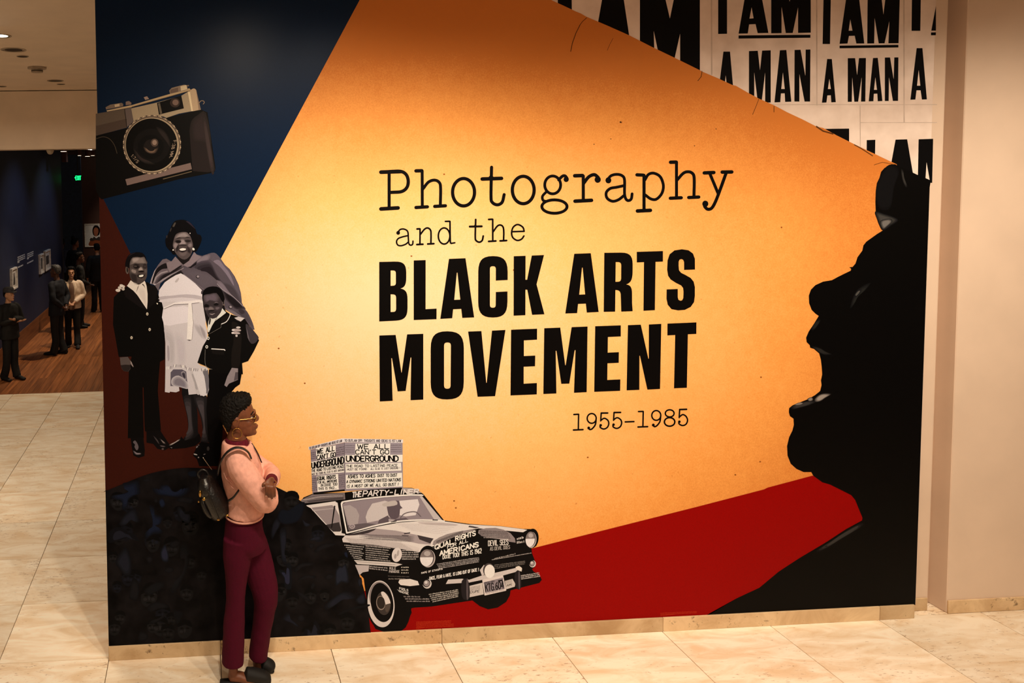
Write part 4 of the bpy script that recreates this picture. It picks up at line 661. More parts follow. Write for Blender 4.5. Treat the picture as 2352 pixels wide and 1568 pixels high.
a.stroke(FM([(640, 1090), (760, 1180), (870, 1265), (1010, 1372)]), 12 / 7.84, (112, 98, 100), 12, smooth=4)
for x, y, f in ((895, 1140, FM), (700, 432, FC)): a.poly(f(ell(x, y, 34, 30, .3)), (40, 33, 35), 12); a.poly(f(ell(x + 4, y - 4, 24, 20, .3)), (150, 134, 134), 12.4)
a.build('cape_drape', cape)
pieces('cape_folds', cape, [([(70, 1240), (110, 1080), (190, 960), (330, 892), (350, 985), (250, 1005), (150, 1100), (110, 1250)], (24, 19, 20), 11, 3), ([(36, 1262), (62, 1170), (112, 1040), (150, 985), (120, 1060), (84, 1170), (60, 1266)], (170, 152, 150), 11.4), ([(90, 1255), (130, 1140), (230, 1060), (350, 1030), (360, 1048), (240, 1085), (160, 1150), (110, 1262)], (150, 134, 132), 11.6), ([(140, 1250), (230, 1120), (380, 1060), (500, 1020), (610, 960), (600, 990), (400, 1100), (240, 1210)], (30, 24, 26), 11.4, 3), ([(140, 1280), (260, 1180), (400, 1100), (560, 1030), (640, 975), (640, 990), (420, 1115), (250, 1225)], (150, 134, 134), 11.8), ([(80, 1262), (150, 1270), (120, 1295)], (186, 168, 164), 11.8)], None, FM)
pieces('cape_collar', cape, [([(328, 885), (430, 858), (492, 775), (610, 905), (560, 950), (392, 1062), (350, 980)], (128, 110, 110), 12.2), ([(392, 1062), (560, 950), (612, 930), (600, 960), (410, 1085)], (30, 24, 25), 12.1), ([(628, 930), (740, 850), (830, 690), (872, 740), (965, 780), (850, 870), (760, 955), (712, 967)], (132, 113, 114), 12.2), ([(720, 967), (765, 955), (880, 860), (870, 920), (770, 985)], (28, 22, 24), 12.1)], None, FM)
pieces('woman_neck', family, [([(505, 730), (640, 830), (800, 700), (742, 850), (640, 922), (560, 860)], (26, 20, 20), 11.8)], None, FM)
pieces('woman_hair', family, [([(322, 570), (312, 470), (345, 400), (390, 300), (440, 190), (500, 130), (620, 113), (720, 140), (790, 190), (850, 270), (885, 370), (942, 388), (968, 460), (940, 560), (892, 650), (848, 692), (700, 700), (472, 742), (425, 700), (358, 632)], (9, 7, 9), 12.4, 3), ([(440, 230), (480, 165), (500, 175), (470, 240)], (74, 64, 56), 12.8, 3), ([(680, 140), (740, 150), (800, 210), (850, 280), (790, 230), (720, 170)], (44, 35, 46), 12.8, 3), ([(395, 310), (415, 260), (425, 270), (405, 330)], (60, 50, 46), 12.8, 2), ([(330, 400), (352, 395), (345, 440), (330, 440)], (50, 42, 40), 12.8, 2), (ell(757, 357, 10, 12), (190, 172, 160), 12.8)], 'black bouffant hair', FM)
pieces('woman_face', family, [([(448, 540), (470, 450), (500, 380), (560, 345), (650, 333), (730, 368), (772, 430), (802, 530), (808, 620), (790, 700), (742, 782), (660, 832), (580, 802), (520, 742), (478, 682), (450, 600)], (84, 70, 67), 13, 2), ([(490, 450), (520, 390), (600, 348), (690, 345), (742, 400), (740, 432), (640, 425), (560, 428)], (146, 127, 122), 13.3, 3), ([(455, 570), (480, 520), (540, 540), (560, 590), (520, 640), (470, 620)], (140, 121, 116), 13.3, 3), ([(720, 545), (790, 520), (800, 600), (740, 620), (710, 590)], (128, 110, 106), 13.3, 3), ([(590, 470), (650, 470), (690, 545), (660, 570), (570, 565), (560, 540)], (152, 133, 127), 13.4, 3), ([(540, 560), (560, 590), (545, 650), (520, 700), (500, 640)], (40, 32, 31), 13.5, 3), ([(700, 590), (760, 640), (770, 720), (720, 700), (700, 640)], (46, 37, 36), 13.5, 3),
    ([(485, 500), (530, 478), (590, 490), (585, 525), (530, 535)], (22, 17, 17), 13.7, 3), ([(660, 490), (710, 475), (770, 485), (760, 510), (700, 520)], (22, 17, 17), 13.7, 3), ([(500, 455), (550, 432), (600, 440), (550, 448)], (28, 22, 22), 13.7, 3), ([(660, 435), (710, 420), (765, 440), (710, 436)], (28, 22, 22), 13.7, 3), ([(550, 572), (620, 555), (692, 562), (682, 586), (570, 588)], (26, 20, 20), 13.8, 3), ([(545, 640), (620, 612), (704, 630), (692, 672), (620, 702), (562, 682)], (32, 22, 22), 13.8, 3), ([(568, 642), (620, 624), (682, 634), (672, 660), (615, 670), (576, 662)], (238, 224, 218), 14.2, 2), ([(560, 690), (620, 705), (690, 685), (700, 730), (640, 770), (570, 750)], (104, 88, 84), 13.7, 3)], 'smiling face under bouffant hair', FM)
pieces('earring', family, [(ell(452, 657, 12, 13), (232, 220, 202), 14)], None, FM); pieces('earring', family, [(ell(818, 642, 19, 25, -.6), (232, 220, 202), 14)], None, FM)
# smaller boy
sb = pieces('small_boy_suit', family, [([(290, 890), (305, 930), (285, 1000), (205, 1132), (105, 1432), (250, 1492), (372, 1562), (480, 1620), (925, 1640), (910, 1440), (1020, 1402), (1120, 1232), (1217, 1030), (1182, 968), (1092, 850), (960, 640), (870, 612), (700, 560), (560, 470), (460, 600), (400, 680)], (11, 9, 8), 12.2)], None, FC)
a = Art(); a.poly([(480, 848), (557, 848), (551, 882), (540, 890), (528, 905), (512, 960), (511, 1000), (506, 1040), (496, 1060), (478, 1010), (474, 940)], (9, 7, 7), 9.4); a.build('small_boy_trousers', family)
pieces('small_boy_sleeve', sb, [([(720, 700), (860, 760), (900, 1000), (880, 1300), (860, 1500), (730, 1540), (720, 1250), (760, 1000)], (24, 19, 16), 12.5, 3), ([(975, 740), (1040, 770), (1195, 950), (1200, 1005), (1150, 1072), (1080, 1092), (1030, 1020), (990, 880)], (58, 50, 52), 12.6, 2), ([(985, 780), (1030, 960), (1050, 1060), (1010, 980)], (100, 88, 88), 12.8), ([(540, 620), (690, 560), (690, 600), (620, 690), (530, 730)], (22, 17, 15), 12.6), ([(360, 1200), (595, 1215), (580, 1295), (370, 1270)], (20, 16, 14), 12.5)], None, FC)
pieces('small_boy_shirt', sb, [([(550, 450), (622, 532), (520, 612), (420, 682), (370, 762), (312, 888), (283, 860), (300, 700), (330, 608), (370, 642), (450, 622), (520, 530)], (216, 206, 190), 12.8), ([(330, 620), (350, 660), (330, 740), (310, 740), (312, 680)], (60, 50, 46), 13.1, 2), ([(420, 680), (460, 640), (480, 620), (430, 650)], (130, 118, 108), 13.1)], None, FC)
pieces('small_boy_face', family, [([(213, 300), (213, 215), (300, 190), (440, 176), (505, 260), (555, 330), (560, 400), (552, 450), (522, 532), (442, 622), (370, 637), (300, 602), (250, 502), (223, 400)], (56, 46, 47), 13.2, 2), ([(222, 290), (230, 215), (330, 200), (440, 182), (490, 260), (450, 330), (330, 310), (260, 345)], (98, 82, 87), 13.6, 3), ([(290, 460), (330, 420), (380, 430), (410, 470), (350, 500), (300, 490)], (116, 101, 97), 13.9, 3), ([(420, 430), (500, 420), (520, 450), (460, 490), (420, 470)], (98, 84, 84), 13.9, 3), ([(232, 440), (290, 430), (290, 480), (250, 490)], (92, 78, 78), 13.9, 3), ([(222, 400), (260, 375), (315, 395), (310, 430), (240, 435)], (16, 12, 12), 14.1, 3), ([(395, 385), (440, 345), (490, 375), (470, 405), (410, 405)], (20, 15, 15), 14.1, 3), ([(405, 365), (440, 338), (490, 360), (440, 352)], (120, 104, 104), 14.3, 3), ([(300, 495), (350, 480), (410, 490), (390, 510), (310, 510)], (22, 17, 17), 14.1, 3), ([(290, 525), (360, 548), (445, 512), (440, 530), (370, 565), (310, 550)], (26, 19, 19), 14.3, 3), ([(315, 545), (370, 552), (430, 535), (370, 575)], (140, 122, 118), 14.5, 2)], 'grinning face of smaller boy', FC)
pieces('small_boy_hair', family, [([(203, 330), (192, 220), (230, 118), (320, 66), (450, 62), (535, 118), (585, 230), (595, 300), (562, 342), (520, 280), (450, 178), (330, 193), (218, 218), (212, 300)], (8, 6, 7), 14, 2)], None, FC)
pieces('small_boy_ear', family, [(ell(575, 342, 22, 62, .1), (96, 82, 80), 13.4), (ell(574, 345, 11, 38, .1), (30, 24, 24), 13.8)], None, FC)
a = Art()
a.stroke(FC([(692, 555), (690, 590), (632, 690), (540, 736)]), 13 / 7.84, (232, 218, 206), 13.2, smooth=3); a.stroke(FC([(362, 1183), (590, 1196), (600, 1210)]), 16 / 7.84, (236, 222, 210), 13.2); a.stroke(FC([(530, 735), (528, 798), (312, 918)]), 4 / 7.84, (128, 116, 104), 13.2); a.stroke(FC([(245, 1195), (244, 1440), (290, 1522), (370, 1552)]), 5 / 7.84, (140, 128, 116), 13.2, smooth=3)
a.build('jacket_piping', sb, 'white piping', 'stuff')
for x, y in ((300, 992), (274, 1147)): pieces('jacket_button', sb, [(ell(x, y, 23, 29), (236, 224, 214), 13.2), (ell(x, y, 12, 16), (10, 8, 8), 13.5)], None, FC)
pieces('woman_hand', family, [(ell(808, 846, 84, 25, .05), (170, 150, 142), 13.4), (ell(798, 897, 78, 22, .08), (176, 156, 148), 13.4), (ell(842, 798, 40, 18), (196, 178, 168), 13.4), (ell(810, 948, 20, 20), (200, 184, 174), 13.4), (ell(750, 843, 26, 18), (214, 196, 186), 13.6), (ell(742, 897, 24, 16), (214, 196, 186), 13.6)], 'fingers resting on sleeve', FC)
pieces('woman_cuff', family, [([(768, 625), (850, 604), (955, 630), (885, 692), (810, 655)], (196, 180, 172), 13.2), ([(800, 655), (880, 690), (850, 690), (800, 668)], (40, 32, 32), 13.4)], None, FC)
pieces('small_boy_hand', family, [([(818, 958), (856, 962), (856, 1032), (800, 1056), (786, 1077), (771, 1066), (790, 1010)], (142, 125, 122), 12.8), ([(840, 985), (856, 985), (856, 1030), (830, 1040)], (84, 72, 72), 13.1)], None, FA)
pieces('small_boy_shoe', family, [(ell(478, 1030, 3, 5), (60, 52, 48), 9.8)], None, I1)
# -- slogan car
KF = Fr(690, 1110, 4.1263); XF = Fr(690, 990, 6.8185); NF = Fr(900, 1190, 11.2); QF = Fr(1080, 1190, 13.065); R5 = Fr(900, 1280, 11.76); R6 = Fr(1080, 1270, 12.06); WF = Fr(820, 1320, 11.2); SF = Fr(780, 1200, 11.2); GF = Fr(860, 1130, 11.76)
CB = (10, 8, 8); LT = (226, 210, 198); MD = (150, 133, 130)
car = pieces('printed_car', mural, [([(0, 172), (30, 132), (120, 95), (420, 85), (700, 50), (950, 38), (1060, 42), (1120, 68), (1165, 100), (1362, 350), (1600, 383), (1900, 404), (2110, 430), (2180, 432), (2232, 462, 30), (2258, 530), (2235, 592), (2190, 612), (2195, 660), (2222, 730, 20), (2222, 790), (2195, 812), (2212, 835), (2268, 868, 30), (2288, 912), (2265, 942), (2092, 986), (1992, 1012), (1985, 1060), (1950, 1122), (1870, 1175), (1780, 1192), (1700, 1162), (1630, 1108), (1400, 1142), (1240, 1166), (1080, 1176), (1052, 1182), (1042, 1252), (1010, 1332), (940, 1396), (850, 1417), (760, 1392), (690, 1312), (640, 1200), (600, 900), (0, 250)], CB, 8)], 'black and white slogan-covered old car print', KF)
pieces('roof', car, [([(8, 155), (110, 106), (420, 88), (425, 150), (300, 162), (40, 186), (5, 176)], (126, 110, 107), 9), ([(20, 150), (200, 118), (400, 112), (400, 122), (200, 130), (40, 160)], (176, 158, 150), 9.4), ([(60, 165), (300, 138), (410, 128), (410, 150), (300, 160), (80, 178)], (84, 72, 70), 9.4), ([(960, 40), (1060, 46), (1120, 70), (1150, 90), (1050, 88), (980, 88)], (170, 152, 144), 9)], None, KF)
a = Art(); text(a, 'THE', KF([(492, 132)])[0], KF([(575, 122)])[0], 48 / 4.126, LT, 10, wt=.22, slant=.1); text(a, 'PARTY-LINER', KF([(590, 122)])[0], KF([(1115, 92)])[0], 52 / 4.126, LT, 10, h1=38 / 4.126, wt=.22, slant=.2); a.build('roof_lettering', car, 'white painted words on roof edge', 'stuff')
pieces('side_window', car, [([(50, 208), (330, 168), (352, 182), (372, 300), (392, 440), (390, 470), (425, 478), (422, 494), (330, 490), (300, 460), (100, 235)], LT, 9), ([(104, 230), (300, 204), (328, 228), (368, 300), (389, 440), (376, 456), (310, 456), (260, 400)], MD, 9.6), ([(225, 395), (366, 366), (388, 440), (376, 456), (310, 456), (270, 420)], (58, 49, 48), 10), ([(318, 210), (332, 212), (300, 420), (290, 420)], (24, 19, 19), 10.3), ([(328, 172), (352, 182), (372, 300), (392, 440), (404, 468), (440, 468), (398, 196), (385, 180)], (12, 9, 9), 9.8), ([(110, 250), (318, 232), (316, 240), (120, 262)], (176, 160, 154), 10)], None, KF)
ws = pieces('windshield', car, [([(398, 195), (430, 178), (700, 143), (1000, 120), (1152, 118), (1345, 347), (1110, 342), (900, 357), (720, 388), (560, 428), (458, 448)], (146, 129, 130), 9.2), ([(636, 262), (680, 190), (800, 163), (855, 180), (862, 300), (830, 330), (740, 350), (632, 372), (618, 320)], (204, 188, 180), 9.6), ([(928, 165), (1112, 148), (1128, 200), (1092, 300), (1000, 312), (940, 300), (925, 240)], (224, 208, 200), 9.6), ([(408, 214), (470, 204), (530, 240), (558, 300), (545, 380), (458, 402)], (172, 156, 151), 9.6), ([(1130, 125), (1152, 120), (1340, 345), (1270, 345)], (196, 180, 172), 9.6), ([(448, 395), (620, 375), (720, 385), (560, 428), (460, 445)], (100, 87, 88), 9.8)], None, KF)
pieces('driver', ws, [([(818, 212), (848, 200), (902, 196), (905, 160), (936, 165), (946, 208), (968, 232), (945, 242), (940, 292), (930, 322), (900, 337), (860, 332), (835, 300), (824, 250)], (94, 79, 83), 10), ([(733, 382), (745, 345), (830, 302), (845, 332), (900, 337), (1000, 325), (1030, 345), (880, 362)], (96, 81, 84), 10), ([(835, 335), (900, 342), (870, 360), (838, 365)], (176, 160, 156), 10.3)], None, KF)
pieces('mirror', ws, [([(778, 192), (860, 165), (908, 165), (918, 200), (850, 216), (790, 216)], (190, 174, 164), 10.4, 2)], None, KF)
a = Art(); a.stroke(KF([(945, 332), (980, 290), (1040, 270), (1098, 272), (1140, 312)]), 10 / 4.1, (112, 97, 98), 10.2, smooth=4); a.build('steering_wheel', ws)
a = Art(); a.poly(KF(ell(490, 406, 28, 24)), (178, 160, 158), 10.2); a.poly(KF(ell(490, 406, 18, 15)), (130, 114, 114), 10.5); a.poly(KF(ell(490, 406, 8, 7)), (178, 160, 158), 10.8); a.build('window_sticker', ws)
a = Art(); a.stroke(KF([(440, 468), (392, 215), (398, 186), (425, 170), (700, 134), (1000, 111), (1160, 110)]), 14 / 4.1, (236, 222, 212), 10.8, smooth=4); a.stroke(KF([(440, 468), (560, 440), (720, 397), (900, 362), (1110, 346), (1300, 350), (1362, 356)]), 14 / 4.1, (236, 222, 212), 10.8, smooth=4); a.stroke(KF([(1160, 104), (1352, 348)]), 9 / 4.1, CB, 10.9); a.stroke(KF([(440, 480), (720, 408), (900, 374)]), 6 / 4.1, CB, 11, smooth=3); a.stroke(KF([(860, 366), (910, 356)]), 7 / 4.1, CB, 11.2); a.stroke(KF([(1255, 345), (1300, 346)]), 8 / 4.1, CB, 11.2); a.build('windshield_frame', car, 'pale window frame', 'stuff')
hood = pieces('hood', car, [([(425, 492), (720, 410), (900, 374), (1110, 356), (1362, 358), (1600, 390), (1690, 425), (1560, 445), (1390, 508), (1262, 580), (1240, 602), (1130, 650), (960, 620), (870, 602), (700, 578), (404, 555), (395, 525)], LT, 9.2), ([(1600, 388), (1900, 406), (2110, 432), (2150, 440), (2110, 462), (1880, 440), (1690, 425)], LT, 9.2), ([(1690, 440), (1850, 420), (1990, 470), (2040, 560), (1900, 530), (1720, 500)], (140, 124, 120), 9.4, 2)], None, KF)
pieces('hood_writing', hood, [([(500, 482), (720, 428), (900, 446), (1080, 482), (1250, 522), (1232, 580), (1120, 570), (900, 522), (700, 500)], (168, 150, 146), 9.8), ([(1108, 488), (1262, 522), (1230, 568), (1128, 530)], (62, 52, 52), 10.1), ([(980, 470), (1040, 462), (1040, 472), (985, 482)], (70, 58, 60), 10.1), ([(960, 488), (1030, 492), (1020, 500), (965, 498)], (70, 58, 60), 10.1), ([(430, 490), (560, 460), (720, 425), (640, 470), (520, 490)], (60, 50, 50), 10.1, 2), ([(1110, 368), (1350, 372), (1500, 392), (1400, 400), (1200, 388)], (190, 172, 164), 10, 2), ([(1262, 545), (1390, 480), (1560, 445), (1670, 440), (1560, 470), (1400, 530), (1275, 600)], (150, 134, 128), 10, 2), ([(1600, 400), (1700, 416), (1660, 424), (1590, 412)], (60, 50, 50), 10.2)], None, KF)
a = Art()
for k in range(16):
    t = k / 16; micro(a, KF([(560 + 20 * (k % 5), 482 + 3.2 * k)])[0], KF([(1080 - 12 * (k % 4), 500 + 3.6 * k)])[0], 1.0, (104, 90, 88), 10.6, k)
for k in range(5): micro(a, KF([(1290, 565 - k * 5 + 2)])[0], KF([(1540, 470 - k * 5)])[0], 1.5, (70, 60, 58), 10.6, 60 + k)
for k in range(5): micro(a, KF([(1700, 452 + 12 * k)])[0], KF([(1960 + 8 * k, 462 + 15 * k)])[0], 1.9, (44, 37, 36), 10.6, 90 + k)
for k in range(9): micro(a, KF([(430 + 6 * k, 520 + 6.5 * k)])[0], KF([(960 + 14 * k, 566 + 8.5 * k)])[0], 1.3, (176, 158, 150), 10.6, 500 + k)
for k in range(6): micro(a, KF([(900 + 30 * k, 384 + 12 * k)])[0], KF([(1480 - 26 * k, 402 + 16 * k)])[0], 1.2, (196, 178, 170), 10.6, 520 + k)
for k in range(4): micro(a, KF([(30, 172 - 14 * k + 4)])[0], KF([(412, 142 - 12 * k)])[0], 1.4, (70, 60, 58), 10.6, 530 + k)
a.build('hood_scribble', hood, None, 'stuff')
pieces('fender', car, [([(404, 558), (700, 580), (870, 603), (960, 612), (1130, 655), (1132, 720), (960, 770), (860, 748), (500, 722), (430, 620)], (16, 13, 13), 9.4), ([(518, 770), (652, 776), (645, 832), (590, 842), (553, 874)], (192, 175, 168), 9.4), ([(395, 525), (440, 495), (700, 520), (880, 540), (960, 560), (1130, 610), (1120, 650), (960, 622), (700, 580), (404, 556)], (218, 201, 190), 9.8)], None, KF)
a = Art()
for k in range(7):
    y0 = 588 + 20 * k; micro(a, KF([(418 + 14 * k, y0)])[0], KF([(600 - 10 * (k % 3), y0 + 18)])[0], 2.4, (206, 190, 178), 10.2, 100 + k)
    micro(a, KF([(618, y0 + 8)])[0], KF([(850 - 12 * (k % 3), y0 + 30)])[0], 2.4, (196, 180, 168), 10.2, 120 + k)
for k in range(5): micro(a, KF([(962, 640 + 20 * k)])[0], KF([(1120 - 30 * (k > 3), 640 + 20 * k)])[0], 3.0, (200, 184, 172), 10.2, 140 + k)
for k in range(2): micro(a, KF([(655, 792 + 18 * k)])[0], KF([(822, 806 + 22 * k)])[0], 3.0, (190, 174, 164), 10.2, 150 + k)
for k in range(3): micro(a, KF([(955, 800 + 26 * k)])[0], KF([(1025, 800 + 26 * k)])[0], 3.2, (196, 180, 160), 10.2, 160 + k)
micro(a, KF([(830, 880)])[0], KF([(1030, 888)])[0], 2.2, (96, 84, 78), 10.2, 170); micro(a, KF([(835, 908)])[0], KF([(1000, 908)])[0], 2.6, (150, 134, 122), 10.2, 171)
a.build('fender_writing', car, 'rows of tiny white handwriting', 'stuff')
a = Art(); text(a, 'RULE', KF([(845, 815)])[0], KF([(905, 815)])[0], 22 / 4.1, (200, 184, 172), 10.3); text(a, 'PARADISE', KF([(842, 845)])[0], KF([(938, 845)])[0], 22 / 4.1, (200, 184, 172), 10.3); a.build('fender_lettering', car, None, 'stuff')
pieces('chrome_strip', car, [([(508, 725), (860, 746), (940, 760), (967, 766), (905, 787), (540, 762)], (214, 198, 186), 10.4), ([(520, 735), (900, 766), (900, 772), (525, 742)], (168, 152, 142), 10.7)], None, KF)
pieces('spot_mirror', car, [(ell(914, 676, 47, 68, .15), (222, 205, 194), 10.8), (ell(900, 690, 12, 24, .15), (170, 154, 146), 11.1), (ell(925, 660, 10, 30, .15), (180, 164, 155), 11.1)], None, KF)
def headlight(cx, cy, rx, ry, gx, gy, grx, gry):
    a = Art(); a.poly(KF(ell(cx, cy, rx, ry, .08)), (8, 6, 6), 11); a.poly(KF(ell(gx + grx * .25, gy + 6, grx * 1.08, gry * 1.06, .08)), (186, 168, 160), 11.3); a.poly(KF(ell(gx + grx * .16, gy, grx, gry, .08)), (60, 50, 50), 11.6)
    a.poly(KF(ell(gx, gy, grx, gry, .08)), (128, 112, 106), 11.9); lo = [p for p in ell(gx, gy, grx, gry, .08, 48) if p[1] > gy - gry * .12]; lo.sort(key=lambda p: math.atan2(p[1] - gy - gry * .3, p[0] - gx)); a.poly(KF(lo), (232, 217, 208), 12.2); a.poly(KF(ell(gx + grx * .1, gy - gry * .5, grx * .5, gry * .3)), (178, 162, 154), 12.2); return a.build('headlight', car, 'round glass headlight in black rim')
headlight(1206, 690, 82, 102, 1196, 704, 62, 80); headlight(2198, 520, 60, 92, 2178, 528, 44, 72)
def plight(x, y, r):
    a = Art(); a.poly(KF(ell(x + r * .12, y + r * .12, r, r * 1.08)), (214, 198, 186), 11); a.poly(KF(ell(x - r * .05, y - r * .05, r * .86, r * .94)), (18, 14, 14), 11.3); a.poly(KF(ell(x, y, r * .68, r * .72)), (150, 133, 128), 11.6); a.poly(KF(ell(x - r * .12, y - r * .2, r * .34, r * .34)), (214, 200, 190), 11.9); a.build('parking_light', car)
plight(1196, 945, 42); plight(2197, 757, 31)
a = Art()
text(a, 'EQUAL', NF([(985, 842)])[0], NF([(1590, 640)])[0], 112 / 11.2, (240, 226, 212), 10.4, wt=.24); text(a, 'RIGHTS', NF([(1640, 582)])[0], NF([(2150, 432)])[0], 110 / 11.2, (240, 226, 212), 10.4, wt=.24)
text(a, 'FOR ALL', NF([(1430, 775)])[0], NF([(1960, 600)])[0], 78 / 11.2, (240, 226, 212), 10.4, wt=.2); text(a, 'AMERICANS', NF([(1235, 960)])[0], NF([(2225, 725)])[0], 112 / 11.2, (240, 226, 212), 10.4, wt=.26)
text(a, 'DIXIE TOO! THIS IS 1962', NF([(1310, 1045)])[0], NF([(2305, 890)])[0], 90 / 11.2, (240, 226, 212), 10.4, h1=120 / 11.2, wt=.15)
text(a, 'DEVIL SEES', QF([(545, 825)])[0], QF([(1140, 782)])[0], 150 / 13.07, (214, 200, 186), 10.4, wt=.15); text(a, 'AS DEVIL DOES', QF([(600, 965)])[0], QF([(1190, 910)])[0], 100 / 13.07, (176, 162, 150), 10.4, wt=.14)
text(a, "RACE, FEAR & HATE. IS LONG OUT OF DATE !", R5([(1020, 605)])[0], R5([(2350, 360)])[0], 78 / 11.76, (226, 212, 198), 10.4, wt=.2); text(a, 'RAPE OF ETHIOPIA', R5([(800, 440)])[0], R5([(1370, 325)])[0], 42 / 11.76, (226, 212, 198), 10.4, wt=.22)
text(a, 'FOOLS', R5([(205, 862)])[0], R5([(440, 915)])[0], 58 / 11.76, (226, 212, 198), 10.4, wt=.2); text(a, 'PARADISE', R5([(125, 915)])[0], R5([(450, 1000)])[0], 52 / 11.76, (226, 212, 198), 10.4, wt=.2)
a.build('slogan_lettering', car, 'white hand-painted slogans on black bonnet', 'stuff')
a = Art()
for k in range(4): micro(a, R5([(1215 + 20 * k, 190 + 38 * k)])[0], R5([(2352, 30 + 38 * k - 20)])[0], 2.3, (190, 175, 166), 10.4, 200 + k)
for k in range(3): micro(a, QF([(400, 590 - 40 * k)])[0], QF([(1160 - 120 * k, 610 - 60 * k)])[0], 2.2, (176, 160, 152), 10.4, 220 + k)
for k in range(2): micro(a, QF([(1400, 650 + 110 * k)])[0], QF([(1600, 600 + 130 * k)])[0], 5.5, (206, 190, 178), 10.4, 230 + k)
micro(a, QF([(720, 1230)])[0], QF([(1360, 1080)])[0], 3.2, (170, 154, 142), 10.4, 240); micro(a, QF([(650, 1255)])[0], QF([(1830, 1050)])[0], 2.0, (190, 174, 162), 10.4, 241)
for k in range(3): micro(a, QF([(720, 1500 - 50 * k + 20)])[0], QF([(1640, 1380 - 40 * k)])[0], 2.6, (120, 108, 98), 10.4, 250 + k)
for k in range(3): micro(a, R5([(130, 1070 + 62 * k)])[0], R5([(760 + 250 * (k > 0), 1075 + 62 * k)])[0], 3.4, (150, 134, 126), 10.4, 260 + k)
for k in range(5): micro(a, R5([(1000 + 25 * k, 1010 + 50 * k)])[0], R5([(1790, 885 + 44 * k)])[0], 3.0, (200, 184, 168), 10.4, 270 + k)
for k in range(3): micro(a, R6([(1405, 640 + 45 * k)])[0], R6([(1900 + 15 * k, 560 + 45 * k)])[0], 2.8, (206, 190, 178), 10.4, 280 + k)
a.build('small_writing', car, 'crowded tiny white writing', 'stuff')
bp = pieces('bumper', car, [([(928, 938), (940, 910), (1040, 904), (1112, 925), (1126, 962), (1040, 972), (950, 962)], (228, 211, 197), 10.6), ([(1378, 952), (1400, 910), (1530, 902), (1600, 912), (1720, 872), (1830, 850), (2040, 800), (2062, 832), (1900, 877), (1600, 938)], (206, 189, 179), 10.6), ([(1700, 820), (1740, 770), (1760, 800), (1750, 860), (1720, 872)], (206, 189, 179), 10.6), ([(2038, 792), (2070, 779, 14), (2102, 800, 14), (2096, 834), (2050, 818)], (230, 212, 194), 11)], 'light bumper bar', KF)
pieces('bumper_panel', bp, [([(1594, 972), (1725, 940), (1737, 1050), (1600, 1078)], (206, 189, 176), 10.6)], None, KF); pieces('bumper_panel', bp, [([(1938, 922), (2010, 903), (2037, 950), (2032, 977), (1950, 1002)], (206, 189, 176), 10.6)], None, KF)
a = Art(); text(a, 'DUPE', R6([(5, 1110)])[0], R6([(250, 1080)])[0], 62 / 12.06, (44, 36, 36), 11.2, slant=.25); text(a, 'DUPE', R6([(1005, 920)])[0], R6([(1150, 890)])[0], 50 / 12.06, (44, 36, 36), 11.2, slant=.25)
for k in range(3): micro(a, R6([(10, 960 + 34 * k)])[0], R6([(270, 915 + 34 * k)])[0], 1.6, (110, 96, 92), 11.2, 300 + k); micro(a, R6([(985, 770 + 36 * k)])[0], R6([(1150, 740 + 36 * k)])[0], 1.5, (120, 106, 100), 11.2, 310 + k)
a.build('bumper_lettering', bp, None, 'stuff')
for pts in ([(1530, 922), (1572, 898), (1602, 960), (1602, 1090), (1545, 1096), (1524, 1020)], [(2035, 840), (2075, 830), (2092, 900), (2090, 990), (2055, 1000), (2030, 930)]): pieces('bumper_guard', bp, [(pts, (34, 28, 29), 11.2, 2), ([(p[0] * .25 + (max(q[0] for q in pts) - 14) * .75, p[1]) for p in pts], (84, 72, 72), 11.5, 2)], None, KF)
pieces('round_badge', car, [(ell(1785, 820, 54, 66), (70, 60, 58), 11.2), (ell(1793, 832, 49, 64), (236, 222, 210), 11.6)], 'pale oval badge', KF)
pl = pieces('licence_plate', car, [([(1723, 912, 8), (1920, 868, 8), (1952, 1015, 8), (1745, 1062, 8)], (222, 203, 191), 12), ([(1737, 936), (1918, 892), (1938, 998), (1752, 1038)], (140, 125, 126), 12.3)], 'grey plate reading KTG.604', KF)
a = Art(); text(a, 'KTG.604', R6([(432, 1065)])[0], R6([(930, 965)])[0], 200 / 12.06, (24, 19, 20), 12.7, h1=190 / 12.06, wt=.13, up=(-.08, -1)); micro(a, R6([(385, 850)])[0], R6([(660, 800)])[0], 4, (60, 50, 52), 12.7, 5); micro(a, R6([(440, 1130)])[0], R6([(930, 1030)])[0], 2.2, (150, 132, 124), 12.7, 6); a.poly(R6([(765, 755), (890, 725), (895, 770), (775, 785)]), (24, 19, 20), 12.7); a.build('plate_number', pl, None, 'stuff')
wh = pieces('wheel', car, [(ell(640, 735, 400, 690, -.06, 60), (9, 7, 7), 11), ([(960, 300), (1380, 850), (1370, 1050), (1250, 1350), (1050, 1470), (850, 1490), (600, 1430), (420, 1280), (700, 700)], (9, 7, 7), 10.9, 2), (ell(618, 744, 345, 602, -.09, 60), (218, 201, 189), 11.4), (ell(600, 560, 290, 390, -.12, 60), (140, 124, 118), 11.5), (ell(645, 718, 288, 496, -.12, 60), (9, 7, 7), 11.8), (ell(628, 700, 275, 500, -.12, 60), (9, 7, 7), 11.7)], 'whitewall tyre', WF)
pieces('hubcap', wh, [(ell(682, 730, 184, 302, -.1, 40), (62, 52, 46), 12.2), ([(618, 445), (680, 428), (760, 500), (832, 620), (862, 735), (800, 745), (742, 765), (700, 620), (640, 530)], (226, 207, 193), 12.6, 2), ([(742, 765), (800, 745), (862, 735), (840, 860), (770, 960), (720, 880)], (84, 70, 60), 12.6, 2), (ell(612, 720, 118, 182, -.1, 36), (150, 128, 112), 12.5), (ell(616, 714, 104, 160, -.1, 36), (48, 39, 33), 12.9)], None, WF)
